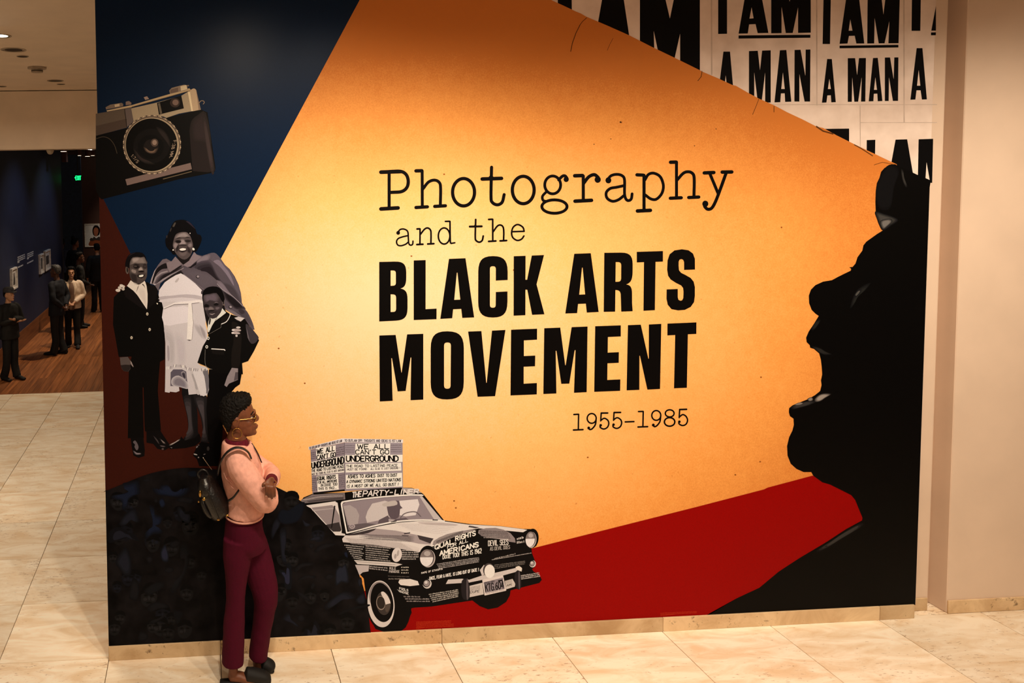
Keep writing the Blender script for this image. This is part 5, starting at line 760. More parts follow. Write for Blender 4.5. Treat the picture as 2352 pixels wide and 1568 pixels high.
# roof sign box
sg = pieces('roof_sign', car, [([(690, 178), (1600, 178), (1606, 880), (700, 938)], (152, 137, 141), 9.4), ([(158, 290), (690, 178), (697, 912), (190, 986)], (138, 122, 126), 9.4), ([(128, 245), (650, 113), (1607, 130), (1607, 182), (690, 174), (130, 292)], (230, 215, 208), 9.8), ([(200, 962), (692, 910), (692, 935), (205, 985)], (10, 8, 8), 9.8), ([(686, 176), (694, 176), (700, 935), (692, 935)], (100, 86, 90), 9.9)], 'boxy white sign on car roof', XF)
for pts in ([(862, 195), (1408, 190), (1402, 368), (856, 368)], [(698, 372), (1600, 368), (1600, 480), (700, 492)], [(705, 512), (1576, 494), (1582, 616), (710, 646)], [(710, 686), (1590, 650), (1596, 866), (715, 902)], [(245, 265), (552, 222), (552, 392), (250, 452)], [(168, 482), (682, 384), (686, 642), (175, 694)], [(255, 702), (590, 668), (602, 912), (270, 947)]): pieces('sign_panel', sg, [(pts, (238, 225, 219), 10)], None, XF)
a = Art(); TK = (14, 11, 12); TG = (84, 72, 74)
def st(s, p, q, h, c=TK, w=.2, sl=0, h1=None): text(a, s, XF([p])[0], XF([q])[0], h / 6.8185, c, 10.8, wt=w, slant=sl, h1=(h1 or h) / 6.8185)
st('TO OUTLAW OPP. THOUGHTS AND IDEAS IS 1ST LAW', (692, 164), (1575, 170), 36, TG); st('TO OUTLAW OPP THOUGHTS AND IDEAS 1ST LAW', (140, 284), (650, 166), 34, TG)
st('WE ALL', (895, 278), (1390, 275), 72); st("CAN'T GO", (865, 360), (1385, 358), 66); st('UNDERGROUND', (720, 472), (1530, 470), 84, w=.22); st('BEST FOR THE WEST', (880, 508), (1290, 502), 17, TG); st('THE ROAD TO LASTING PEACE', (720, 566), (1520, 552), 36); st('MUST BE FOUND', (735, 614), (1040, 606), 30, TG); st('ALL ELSE IS JUST UNSOUND !', (1100, 606), (1560, 588), 28, TG)
st('ASHES TO ASHES', (745, 736), (1170, 720), 50); st('DUST TO DUST', (1210, 717), (1515, 708), 44); st('A DYNAMIC STRONG UNITED NATIONS', (720, 812), (1570, 780), 44, sl=.15); st('IS A MUST OR WE ALL GO BUST !', (725, 884), (1535, 850), 42, sl=.15)
st('WE ALL', (260, 358), (535, 303), 72); st("CAN'T GO", (258, 448), (550, 398), 68); st('UNDERGROUND', (180, 582), (677, 508), 84, w=.2, h1=108); st('THE ROAD TO LASTING PEACE', (175, 642), (682, 568), 40); st('MUST BE FOUND ALL ELSE IS JUST UNSOUND', (180, 690), (682, 618), 30, TG)
st('EQUAL RIGHTS', (268, 768), (552, 740), 54); st('FOR ALL AMERICANS', (275, 822), (572, 790), 36); st('IN DIXIE TOO', (320, 868), (575, 845), 40); st('THIS IS 1962...', (282, 920), (565, 900), 36)
for k in range(4):
    for x0, x1, y0 in ((700, 845, 230), (1415, 1580, 225)): micro(a, XF([(x0, y0 + 34 * k)])[0], XF([(x1, y0 + 34 * k)])[0], 2.2, (104, 90, 94), 10.8, 400 + k)
    micro(a, XF([(165, 350 + 30 * k)])[0], XF([(240, 335 + 30 * k)])[0], 2.4, (70, 58, 62), 10.8, 410 + k); micro(a, XF([(560, 275 + 34 * k)])[0], XF([(680, 250 + 34 * k)])[0], 2.2, (70, 58, 62), 10.8, 420 + k)
for k in range(7): micro(a, XF([(180, 750 + 30 * k)])[0], XF([(258, 742 + 30 * k)])[0], 2.4, (60, 50, 54), 10.8, 430 + k); micro(a, XF([(598, 700 + 30 * k)])[0], XF([(686, 690 + 30 * k)])[0], 2.4, (84, 72, 76), 10.8, 440 + k)
a.build('sign_lettering', sg, 'black hand-painted protest slogans on white', 'stuff')
# ------------------------------------------------------------------ title lettering
T1 = Fr(860, 570, 5.88); T2 = Fr(1260, 560, 5.88); T3 = Fr(860, 740, 6.1895); T4 = Fr(1220, 730, 5.88); P1 = Fr(860, 370, 5.47); P2 = Fr(1270, 360, 5.47); P3 = Fr(890, 490, 6.918); P4 = Fr(1290, 920, 7.35)
TB = mat('title_black', (7, 5, 5), .5, .3, 300, spec=.07)
w1 = letter(mural, [(65, 184), (430, 176, 150), (430, 525, 130), (352, 543), (448, 560, 130), (447, 970, 160), (65, 988)], [[(219, 300), (290, 298, 45), (290, 503, 40), (219, 507)], [(219, 622), (293, 622, 50), (293, 858, 45), (219, 860)]], TB, 8, T1)
for fr, pts, holes in (
    (T1, [(531, 164), (692, 159), (691, 822), (840, 814), (839, 957), (531, 969)], []), (T1, [(1007, 143), (1230, 134), (1347, 933), (1187, 940), (1173, 818), (1063, 824), (1051, 944), (890, 953)], [[(1113, 330), (1122, 330), (1160, 693), (1078, 696)]]),
    (T1, [(1640, 436), (1800, 428), (1800, 105, 215), (1403, 105, 215), (1401, 935, 215), (1797, 935, 215), (1797, 582), (1640, 590), (1638, 802, 42), (1560, 802, 42), (1560, 242, 42), (1640, 242, 42)], []), (T1, [(1882, 107), (2042, 101), (2040, 424), (2063, 424), (2125, 98), (2291, 91), (2190, 487), (2296, 891), (2130, 898), (2065, 560), (2040, 558), (2039, 903), (1880, 910)], []),
    (T2, [(347, 133), (570, 125), (677, 918), (517, 927), (503, 806), (399, 810), (386, 934), (226, 939)], [[(452, 320), (461, 320), (494, 681), (414, 685)]]), (T2, [(753, 120), (980, 117), (1137, 117, 160), (1135, 520, 150), (1048, 547), (1127, 556, 110), (1128, 800), (1136, 908), (982, 914), (973, 622, 70), (903, 622), (899, 914), (745, 917)], [[(907, 245), (982, 245, 50), (980, 510, 50), (904, 511)]]),
    (T2, [(1192, 107), (1545, 96), (1545, 238), (1445, 242), (1436, 894), (1282, 902), (1289, 246), (1192, 250)], []),
    (T2, [(1831, 351), (1978, 346), (1976, 200), (1950, 130), (1890, 85), (1800, 72), (1700, 88), (1635, 140), (1608, 220), (1602, 350), (1615, 430), (1650, 480), (1720, 525), (1790, 560), (1818, 595), (1823, 650), (1820, 730), (1805, 760), (1782, 767), (1755, 755), (1745, 720), (1745, 608), (1595, 614), (1593, 740), (1610, 820), (1660, 880), (1750, 897), (1840, 890), (1920, 850), (1965, 785), (1976, 700), (1976, 580), (1960, 510), (1920, 460), (1850, 420), (1790, 390), (1762, 355), (1757, 300), (1757, 240), (1770, 212), (1793, 204), (1818, 214), (1831, 245)], []),
    (T3, [(70, 187), (302, 179), (383, 715), (387, 715), (465, 171), (695, 163), (695, 1098), (514, 1107), (524, 500), (514, 500), (444, 975), (331, 982), (250, 510), (241, 510), (259, 1115), (76, 1125)], []), (T3, [(800, 126, 245), (1272, 128, 245), (1270, 1093, 245), (800, 1099, 245)], [[(990, 286, 52), (1088, 286, 52), (1083, 943, 52), (990, 943, 52)]]),
    (T3, [(1332, 131), (1521, 124), (1590, 858), (1597, 858), (1672, 118), (1863, 108), (1716, 1049), (1467, 1058)], []), (T3, [(1943, 105), (2313, 90), (2312, 246), (2125, 257), (2125, 479), (2287, 472), (2284, 624), (2122, 631), (2122, 872), (2310, 862), (2308, 1024), (1935, 1039)], []),
    (T4, [(177, 138), (393, 130), (460, 637), (467, 637), (547, 124), (762, 115), (750, 1001), (579, 1010), (599, 435), (588, 435), (515, 886), (407, 889), (342, 443), (332, 443), (341, 1019), (165, 1026)], []), (T4, [(865, 111), (1211, 99), (1211, 249), (1037, 257), (1034, 468), (1185, 461), (1183, 605), (1031, 612), (1028, 837), (1205, 829), (1202, 983), (852, 997)], []),
    (T4, [(1307, 97), (1481, 90), (1583, 550), (1589, 550), (1590, 88), (1758, 79), (1741, 958), (1570, 967), (1470, 510), (1463, 510), (1461, 970), (1290, 977)], []), (T4, [(1841, 76), (2232, 59), (2231, 215), (2117, 220), (2103, 942), (1930, 949), (1946, 230), (1840, 235)], [])):
    letter(mural, pts, holes, TB, 8, fr)
def E_(cx, cy, rx, ry): return ('e', cx, cy, rx, ry)
def typed(fr, strokes):
    a = Art()
    for s in strokes:
        if s[0] == 'b': a.poly(fr(ell(s[1], s[2], s[3], s[3] * 1.05, 0, 20)), TB, 8)
        elif s[0] == 'e':
            o, i = ell(s[1], s[2], s[3] + s[5] / 2, s[4] + s[5] / 2, 0, 44), ell(s[1], s[2], s[3] - s[5] / 2, s[4] - s[5] / 2, 0, 44); a.poly(fr(o), TB, 8, [fr(i)])
        else: a.stroke(fr(s[1]), s[0] / fr.k, TB, 8, smooth=5 if len(s[1]) > 2 else 0)
    return a.build('letter', mural)
TY = [(P1, [(40, [(185, 135), (185, 590)]), (48, [(82, 138), (330, 130)]), (42, [(190, 130), (330, 128), (400, 170), (425, 250), (408, 330), (340, 382), (205, 392)]), (48, [(82, 600), (297, 587)])]),
      (P1, [(44, [(522, 122), (596, 120)]), (38, [(600, 120), (602, 575)]), (38, [(608, 350), (680, 262), (760, 238), (818, 272), (832, 350), (828, 560)]), (42, [(522, 582), (666, 573)]), (42, [(757, 568), (892, 560)])]), (P1, [('e', 1120, 390, 138, 172, 42)]),
      (P1, [(40, [(1472, 76), (1465, 440), (1482, 518), (1545, 548), (1605, 515), (1630, 420)]), (46, [(1354, 224), (1597, 216)]), ('b', 1466, 214, 34)]), (P1, [('e', 1870, 362, 137, 172, 42)]),
      (P1, [('e', 2240, 298, 100, 112, 36), (34, [(2160, 385), (2112, 440), (2120, 492), (2165, 505)]), ('e', 2262, 570, 158, 84, 38), (38, [(2315, 235), (2360, 190), (2395, 185), (2420, 215)]), ('b', 2410, 228, 33)]),
      (P2, [(46, [(274, 238), (372, 235)]), (40, [(381, 240), (382, 550)]), (42, [(388, 330), (450, 252), (520, 224), (568, 258)]), ('b', 563, 286, 39), (46, [(278, 557), (485, 546)])]),
      (P2, [('b', 697, 295, 37), (36, [(690, 285), (730, 238), (800, 220), (868, 236), (900, 290), (900, 460), (918, 530), (950, 550), (985, 528), (995, 465)]), (36, [(893, 362), (800, 382), (720, 398), (670, 450), (682, 520), (750, 558), (825, 538), (890, 488)])]),
      (P2, [(42, [(1056, 226), (1135, 230)]), (40, [(1145, 232), (1145, 670)]), (36, [(1155, 292), (1200, 222), (1270, 206), (1350, 252), (1388, 360), (1368, 460), (1300, 532), (1230, 528), (1160, 478)]), (46, [(1062, 680), (1225, 672)])]),
      (P2, [(44, [(1478, 68), (1548, 66)]), (38, [(1553, 66), (1553, 515)]), (38, [(1560, 292), (1640, 205), (1710, 188), (1762, 218), (1776, 290), (1772, 505)]), (42, [(1475, 520), (1613, 514)]), (42, [(1706, 511), (1833, 505)])]),
      (P2, [(44, [(1902, 202), (2022, 197)]), (44, [(2127, 192), (2248, 190)]), (38, [(1972, 210), (2078, 465)]), (40, [(2176, 205), (2080, 470), (2030, 590), (1988, 650), (1940, 656), (1906, 622)]), ('b', 1915, 590, 38)]),
      (P3, [('b', 170, 308, 30), (25, [(165, 300), (205, 254), (268, 250), (322, 290), (332, 400), (340, 480), (370, 504), (400, 488), (405, 440)]), (25, [(325, 352), (240, 372), (170, 400), (144, 450), (165, 502), (220, 512), (290, 488), (330, 455)])]),
      (P3, [(30, [(470, 247), (516, 245)]), (27, [(518, 246), (516, 488)]), (28, [(525, 330), (590, 250), (640, 231), (684, 265), (692, 340), (690, 478)]), (30, [(467, 494), (563, 489)]), (30, [(640, 485), (736, 480)])]),
      (P3, [(27, [(920, 126), (988, 125)]), (27, [(993, 126), (998, 430), (1012, 476)]), (25, [(1012, 476), (1070, 466)]), ('e', 900, 358, 92, 128, 27)]), (P3, [(29, [(1402, 96), (1395, 375), (1410, 432), (1460, 456), (1505, 428), (1522, 358)]), (34, [(1308, 209), (1498, 205)]), ('b', 1396, 200, 22)]),
      (P3, [(29, [(1608, 95), (1668, 92)]), (28, [(1672, 93), (1673, 438)]), (28, [(1680, 290), (1745, 202), (1795, 184), (1836, 214), (1848, 290), (1845, 430)]), (30, [(1608, 444), (1722, 437)]), (30, [(1790, 436), (1893, 430)])]), (P3, [(26, [(1982, 290), (2170, 284)]), (27, [(2172, 284), (2150, 218), (2070, 176), (2000, 216), (1973, 300), (1990, 380), (2060, 428), (2130, 408), (2168, 358)])]),
      (P4, [(26, [(207, 232), (284, 228)]), (25, [(287, 228), (282, 488)]), (27, [(200, 494), (360, 487)])]), (P4, [('e', 508, 298, 76, 82, 25), (26, [(583, 300), (570, 400), (520, 468), (480, 486), (455, 466)]), ('b', 458, 460, 24)]),
      (P4, [(28, [(668, 208), (778, 207)]), (25, [(668, 210), (660, 340)]), (25, [(660, 332), (720, 296), (780, 330), (796, 390), (770, 450), (712, 477), (655, 452), (650, 415)]), ('b', 660, 414, 22)]), (P4, [(28, [(885, 199), (995, 197)]), (25, [(885, 200), (877, 330)]), (25, [(877, 322), (937, 286), (997, 320), (1013, 380), (987, 440), (929, 467), (872, 442), (867, 405)]), ('b', 877, 404, 22)]),
      (P4, [(26, [(1074, 357), (1220, 352)])]), (P4, [(26, [(1298, 182), (1375, 180)]), (25, [(1378, 180), (1372, 436)]), (27, [(1290, 443), (1452, 437)])]), (P4, [('e', 1598, 248, 76, 82, 25), (26, [(1673, 250), (1660, 350), (1610, 418), (1570, 437), (1545, 415)]), ('b', 1548, 410, 24)]),
      (P4, [('e', 1825, 213, 74, 60, 25), ('e', 1823, 357, 88, 72, 27)]), (P4, [(28, [(1993, 148), (2110, 145)]), (25, [(1993, 150), (1985, 285)]), (25, [(1985, 276), (2045, 234), (2102, 266), (2126, 330), (2100, 395), (2042, 418), (1985, 392), (1980, 355)]), ('b', 1988, 354, 22)])]
for fr, st_ in TY: typed(fr, st_)
# ================================================================== PEOPLE
SKIN = mat('brown_skin', (116, 66, 42), .5, .18, 30, spec=.4); SKIN2 = mat('fair_skin', (190, 140, 108), .5, .12, 30); SKIN3 = mat('deep_skin', (88, 54, 38), .5, .15, 30)
LIP = mat('lip', (112, 46, 40), .4); EYEW = mat('eye_white', (176, 160, 146), .3); EYED = mat('eye_dark', (16, 10, 8), .2)
HAIRB = mat('black_hair', (12, 9, 8), .7, .4, 90, spec=.15); GOLD = mat('gold_metal', (226, 178, 96), .25, metal=1.0); BLKF = mat('black_cloth', (11, 10, 10), .8, .3, 60, bump=.1, bscale=200)
# -- head in its own units (pixels of the main figure): x forward, y to the side, z up from the chin level
HS = [(92, -10, 20, 12), (90, -18, 26, 18), (82, -27, 30, 23), (72, -32.5, 35.5, 26), (60, -35.5, 39.5, 27.5), (54, -36, 41, 27.5), (48, -35, 39.5, 26.5), (42, -34, 38.5, 26), (36, -32, 39, 25.5), (29, -28, 40, 24.5), (24, -20, 42, 23), (18, -12, 42.5, 21.5), (12, -8, 42, 20), (7, -2, 42.5, 17.5), (3, 6, 40.5, 14), (0, 14, 35, 9)]
def head_parts(T, n=28):
    V = []; F = []
    prof = cr([tuple(h) for h in HS], 3)
    for z, b, f, w in prof:
        c = (b + f) / 2; a = (f - b) / 2
        for k in range(n):
            t = 2 * math.pi * k / n; ct, s = math.cos(t), math.sin(t); e = .86
            x = c + a * math.copysign(abs(ct) ** e, ct); y = w * math.copysign(abs(s) ** (1.0 if ct > 0 else .9), s)
            V.append(T((x, y, z)))
    m = len(prof)
    for i in range(m - 1):
        for k in range(n): F.append((i * n + k, (i + 1) * n + k, (i + 1) * n + (k + 1) % n, i * n + (k + 1) % n))
    F.append(tuple(range(n))); F.append(tuple((m - 1) * n + n - 1 - k for k in range(n)))
    P = [(V, F)]
    s = T.s
    def L(pts): return loft([tuple(T(p[:3])) + (p[3] * s, p[4] * s) for p in pts], 12)
    P.append(L([(38, 0, 54, 4, 4), (43, 0, 47, 4.5, 4), (47.5, 0, 41, 6, 4.5), (46.5, 0, 36.5, 7.5, 3.5), (40, 0, 34.5, 7, 3)]))      # nose
    P.append(L([(34, -15, 55, 4, 2.5), (40, -8, 56.5, 5, 3), (41, 0, 56, 4, 3), (40, 8, 56.5, 5, 3), (34, 15, 55, 4, 2.5)]))           # brow
    P.append(L([(36, -12, 22, 2, 2), (43.5, -5, 24, 3, 3), (45, 0, 23.4, 3, 3), (43.5, 5, 24, 3, 3), (36, 12, 22, 2, 2)]))              # upper lip
    P.append(L([(36, -11, 20, 2, 2), (43, -5, 18.6, 3, 3), (44.5, 0, 18, 3, 3.2), (43, 5, 18.6, 3, 3), (36, 11, 20, 2, 2)]))            # lower lip
    P.append(ball(T((38, 0, 7)), [8 * s, 10 * s, 7 * s]))
    for q in (-1, 1):
        P.append(ball(T((23, q * 16, 34)), [11 * s, 8 * s, 10 * s]))
        P.append(L([(-10, q * 26, 46, 2.5, 3.2), (-3, q * 29, 48, 2.5, 3), (2, q * 28.5, 43, 2.5, 3), (-1, q * 28, 36, 2.5, 3), (-4, q * 26.5, 27, 2.5, 3)]) )
        P.append(ball(T((-5, q * 27.5, 38)), [8 * s, 3 * s, 11 * s]))
    return P
class Tr:                   # head placement: origin = under the chin, yaw and nod, size
    def __init__(s, o, yaw, scale, nod=0.0): s.o = Vector(o); s.s = scale; s.R = Matrix.Rotation(yaw, 3, 'Z') @ Matrix.Rotation(nod, 3, 'Y')
    def __call__(s, p): return s.o + s.R @ (Vector(p) * s.s)
def face_bits(T, par, full=True, skin=None, brow=True):
    s = T.s
    for q in (-1, 1):
        e = solid('eye', [ball(T((32.4, q * 13, 46)), [4.4 * s, 5.2 * s, 2.6 * s])], EYEW, par); wp(e)
        wp(solid('iris', [ball(T((36.6, q * 12.6, 46)), [1.8 * s, 2.6 * s, 2.8 * s], n=10, m=7)], EYED, e))
        if brow: wp(solid('eyebrow', [loft([tuple(T((38, q * 6, 57))) + (1.3 * s, 1.6 * s), tuple(T((37, q * 13, 59))) + (1.4 * s, 1.6 * s), tuple(T((31.5, q * 20.5, 55))) + (1 * s, 1.4 * s)], 8)], HAIRB, par))
    wp(solid('lips', [loft([tuple(T((39, -9, 21))) + (1.4 * s, 1.6 * s), tuple(T((46, -4, 22.6))) + (2 * s, 2.2 * s), tuple(T((47, 0, 22))) + (2 * s, 2 * s), tuple(T((46, 4, 22.6))) + (2 * s, 2.2 * s), tuple(T((39, 9, 21))) + (1.4 * s, 1.6 * s)], 10), loft([tuple(T((39, -8, 20))) + (1.4 * s, 1.6 * s), tuple(T((46, 0, 18.6))) + (2.4 * s, 2.4 * s), tuple(T((39, 8, 20))) + (1.4 * s, 1.6 * s)], 10)], LIP, par))
def finger(pts, r, n=8): return loft([tuple(p) + (r * k, r * k) for p, k in zip(pts, (1.08, 1, .95, .8))], n, sub=3, cap=.8)
# ---------------------------------------------------------------- the visitor in front of the mural
YW = -.235; S0 = 1 / 381.0
def wq(px, py, off=0.0): return at(px, py, YW + off * S0)
def wl_(pts): return [tuple(wq(p[0], p[1], p[2])) + tuple(v * S0 for v in p[3:]) for p in pts]
fo = onfloor(565, 1568); woman = empty('person', (fo.x, -.26, 0))
tag(woman, 'woman in pink jacket and wine-red trousers standing with folded arms before the mural', 'person')
TH = Tr(wq(545, 1000), 0.0, S0)
body = head_parts(TH)
body.append(loft(wl_([(548, 978, 0, 21, 20), (545, 995, 0, 21, 22), (543, 1015, 0, 23, 24), (543, 1040, 0, 34, 30), (552, 1075, 0, 52, 36), (560, 1130, 0, 46, 36), (561, 1190, 0, 46, 36), (562, 1240, 0, 46, 38)]), 20))
body.append(loft(wl_([(548, 1240, -24, 28), (544, 1300, -24, 23), (541, 1370, -24, 19), (538, 1430, -24, 19), (537, 1490, -24, 15), (536, 1535, -24, 11), (535, 1552, -24, 12)]), 16, (0, 1, 0)))
body.append(loft(wl_([(528, 1554, -24, 10, 10), (545, 1553, -24, 13, 12), (566, 1557, -24, 15, 10), (590, 1563, -24, 16, 6)]), 14))
body.append(loft(wl_([(572, 1240, 20, 30), (592, 1300, 18, 28), (607, 1350, 10, 25), (609, 1378, 8, 23), (603, 1420, 10, 19), (597, 1470, 12, 16), (592, 1512, 13, 12), (594, 1528, 13, 11), (618, 1537, 12, 7)]), 16))
# arms: near (right) arm folded under, far (left) hand laid over it
body.append(loft(wl_([(541, 1044, -46, 20), (553, 1072, -62, 22), (577, 1107, -70, 21), (602, 1142, -68, 19), (613, 1154, -60, 17), (619, 1140, -34, 15), (612, 1116, 2, 13), (600, 1098, 30, 11)]), 14))
hx = [(553, 1042, 36, 18), (583, 1064, 48, 18), (611, 1082, 36, 17), (624, 1091, 2, 15), (626, 1099, -40, 12), (621, 1106, -70, 10), (619, 1111, -90, 9)]
body.append(loft(wl_(hx), 14))
body.append(loft(wl_([(622, 1104, -78, 8, 10), (621, 1109, -94, 6, 13), (620.5, 1114, -103, 5, 14), (620.5, 1118, -106, 4.5, 13)]), 14, ref=(0, 1, 0)))
tips = []
for kx, tp in (((611.5, 1117), (611, 1137)), ((617.5, 1118), (617.5, 1143.5)), ((624, 1119), (625, 1147)), ((630, 1117.5), (632, 1141))):
    b = wq(kx[0], kx[1] - 6, -102); k1 = wq(kx[0], kx[1], -110); t = wq(tp[0], tp[1], -100); m1 = k1.lerp(t, .5) + Vector((0, -.006, 0)); body.append(finger([b, k1, m1, t], 3.2 * S0)); tips.append(t)
b = wq(613, 1109, -97); body.append(finger([b, wq(608, 1109, -102), wq(604.5, 1112, -104), wq(603, 1117, -101)], 3.4 * S0))
wp(fuse('body', body, SKIN, woman, .0042, 3))
face_bits(TH, woman)
NAIL = mat('nail', (206, 160, 138), .3)
for t in tips: wp(solid('fingernail', [ball(t + Vector((0, -.0075, .001)), [2.2 * S0, 1.1 * S0, 3.0 * S0], n=8, m=6)], NAIL, woman))
br_ = wq(621, 1107.5, -88); wp(solid('bracelet', [loft([tuple(br_ + Vector((13 * math.cos(t), 5 * math.sin(t), 9.5 * math.sin(t) * .4)) * S0) + (.9 * S0, .9 * S0) for t in [2 * math.pi * k / 24 for k in range(25)]], 6, sub=1)], GOLD, woman))
# hair: close-cropped curls
hair = []; HH = [(98, -12, 22, 16), (95, -22, 30, 22), (88, -31, 33.5, 27), (80, -36, 33, 30), (70, -39, 26, 31), (60, -40.5, 16, 31), (50, -40, 9, 30), (42, -38, 2, 28), (34, -34, -9, 26), (26, -29, -15, 23), (18, -25, -19, 19)]
prof = cr(HH, 3); n = 24; V = []; F = []
for z, b, f, w in prof:
    c, a = (b + f) / 2, (f - b) / 2
    for k in range(n):
        t = 2 * math.pi * k / n; V.append(TH((c + a * math.cos(t), w * math.copysign(abs(math.sin(t)) ** .7, math.sin(t)), z)))
for i in range(len(prof) - 1):
    for k in range(n): F.append((i * n + k, (i + 1) * n + k, (i + 1) * n + (k + 1) % n, i * n + (k + 1) % n))
F.append(tuple(range(n))); F.append(tuple(len(V) - 1 - k for k in range(n))); hair.append((V, F))
r = random.Random(7)
for k in range(1300):
    i = r.randrange(len(prof)); z, b, f, w = prof[i]; c, a = (b + f) / 2, (f - b) / 2; t = r.uniform(0, 2 * math.pi); s = math.sin(t)
    hair.append(ball(TH((c + a * math.cos(t), w * math.copysign(abs(s) ** .7, s), z + r.uniform(-2, 2))), [r.uniform(1.5, 2.4) * S0] * 3, n=6, m=4))
wp(fuse('hair', hair, HAIRB, woman, .0027, 1))
# glasses, earring
gl = []
for q in (-1, 1):
    pts = [TH((44 - abs(math.cos(t)) * 1.0 - (1.5 if math.sin(t) * q > .5 else 0), q * 13 + 11 * math.sin(t), 46 + 9.5 * math.cos(t))) for t in [2 * math.pi * k / 22 for k in range(23)]]
    gl.append(loft([tuple(p) + (.8 * S0, .8 * S0) for p in pts], 6, sub=1)); gl.append(loft([tuple(TH(p)) + (.8 * S0, .8 * S0) for p in ((42, q * 24, 48), (20, q * 27.5, 47), (0, q * 29.5, 46), (-8, q * 29.5, 40))], 6, sub=2))
gl.append(loft([tuple(TH(p)) + (.8 * S0, .8 * S0) for p in ((44, -2.5, 48), (46, 0, 49), (44, 2.5, 48))], 6))
g_ = wp(solid('glasses', gl, GOLD, woman))
GLASS, nt, b_ = nm('lens_glass'); b_.inputs['Base Color'].default_value = (1, .95, .9, 1); b_.inputs['Roughness'].default_value = .05; b_.inputs['Transmission Weight'].default_value = 1.0; b_.inputs['IOR'].default_value = 1.02
nz = nt.nodes.new('ShaderNodeTexNoise'); nz.inputs['Scale'].default_value = 8; rp = nt.nodes.new('ShaderNodeMapRange'); rp.inputs['To Min'].default_value = .03; rp.inputs['To Max'].default_value = .08; nt.links.new(nz.outputs['Fac'], rp.inputs['Value']); nt.links.new(rp.outputs[0], b_.inputs['Roughness'])
for q in (-1, 1): wp(solid('glass_lens', [ball(TH((43.5, q * 13, 46)), [.5 * S0, 10.5 * S0, 9 * S0])], GLASS, g_))
for q in (-1, 1):
    c = TH((-2, q * 29.5, 15)); pts = [c + Vector((11 * math.sin(t) * S0, 0, 12 * math.cos(t) * S0)) for t in [2 * math.pi * k / 26 for k in range(27)]]
    wp(solid('hoop_earring', [loft([tuple(p) + (.9 * S0, .9 * S0) for p in pts], 6, sub=1)], GOLD, woman))
# wine-red polo neck and cuff
WINE = mat('wine_knit', (96, 14, 34), .8, .25, 70, spec=.2); PINK = mat('pink_jacket', (232, 172, 156), .75, .08, 40, spec=.2, bump=.15, bscale=240); WINET = mat('wine_trousers', (74, 6, 32), .85, .12, 160, spec=.15, bump=.1, bscale=180)
wp(fuse('polo_neck', [loft(wl_([(543, 1006, 0, 25, 25.5), (543, 1014, 0, 26.5, 28), (544, 1026, 0, 32, 33)]), 20, cap=.1)], WINE, woman, .005, 4))
wp(fuse('knit_cuff', [loft(wl_([(625, 1100, -52, 14.5), (622, 1105, -68, 13.5), (620.5, 1108, -78, 12.5)]), 14, cap=.2)], WINE, woman, .004, 3))
# jacket
jk = [loft(wl_([(541, 1014, 0, 30, 28), (541, 1022, 0, 44, 34), (546, 1036, 0, 58, 40), (552, 1062, 0, 60, 46), (557, 1092, 0, 58, 49), (562, 1122, 0, 55, 46), (564, 1145, 0, 54, 43), (562, 1164, 0, 54, 44.5), (561, 1177, 0, 54, 45)]), 28, (0, 1, 0), cap=.06),
      loft(wl_([(540, 1042, -42, 27), (551, 1070, -56, 31), (574, 1105, -66, 30), (599, 1140, -66, 28), (611, 1152, -58, 25), (618, 1140, -32, 22), (612, 1116, 4, 19), (602, 1100, 26, 16)]), 18),
      loft(wl_([(552, 1040, 32, 25), (584, 1064, 44, 25), (612, 1082, 34, 24), (624, 1090, 0, 21.5), (626, 1098, -40, 17.5), (624, 1102, -56, 16.5)]), 18, cap=.2)]
# soft folds on the near sleeve and the back
fold = []
for q in (((520, 1100, -40), (530, 1115, -56), (545, 1128, -66)), ((512, 1080, -34), (520, 1098, -48), (536, 1112, -62))):
    fold.append(loft(wl_([q[0] + (1.0,), q[1] + (2.6,), q[2] + (1.0,)]), 8))
jk += fold
jacket = wp(fuse('jacket', jk, PINK, woman, .0055, 3, .004, 22))
hc = wq(561, 1178); wp(solid('jacket_hem', [loft([tuple(hc + Vector((46 * math.cos(t), 55.5 * math.sin(t), 0)) * S0) + (1.3 * S0, 2.4 * S0) for t in [2 * math.pi * k / 40 for k in range(41)]], 8, sub=1)], PINK, jacket))
wp(solid('front_piping', [loft(wl_([(578, 1018, -8, 1.6), (590, 1037, -16, 1.6), (601, 1062, -18, 1.6)]), 8)], mat('dark_piping', (44, 18, 22), .7), jacket))
# trousers
tr = [loft(wl_([(561, 1186, 0, 52, 42), (560, 1210, 0, 53, 45), (562, 1240, 0, 53, 50), (566, 1262, 0, 46, 50)]), 26, cap=.3),
      loft(wl_([(549, 1238, -22, 33, 37), (545, 1280, -24, 31, 33), (543, 1330, -24, 27, 26), (541, 1375, -24, 25, 22.5), (538, 1430, -24, 25, 25), (536, 1480, -24, 26, 25.5), (534.5, 1522, -24, 27, 26)]), 20, cap=.06),
      loft(wl_([(573, 1240, 17, 36, 40), (590, 1290, 16, 36, 38), (604, 1338, 8, 33, 34), (610, 1372, 4, 31, 29.5), (605, 1420, 8, 27, 24), (598, 1465, 11, 26, 23), (592.5, 1508, 13, 26, 22.5)]), 20, cap=.06)]
wp(fuse('trousers', tr, WINET, woman, .0055, 4, .003, 18))
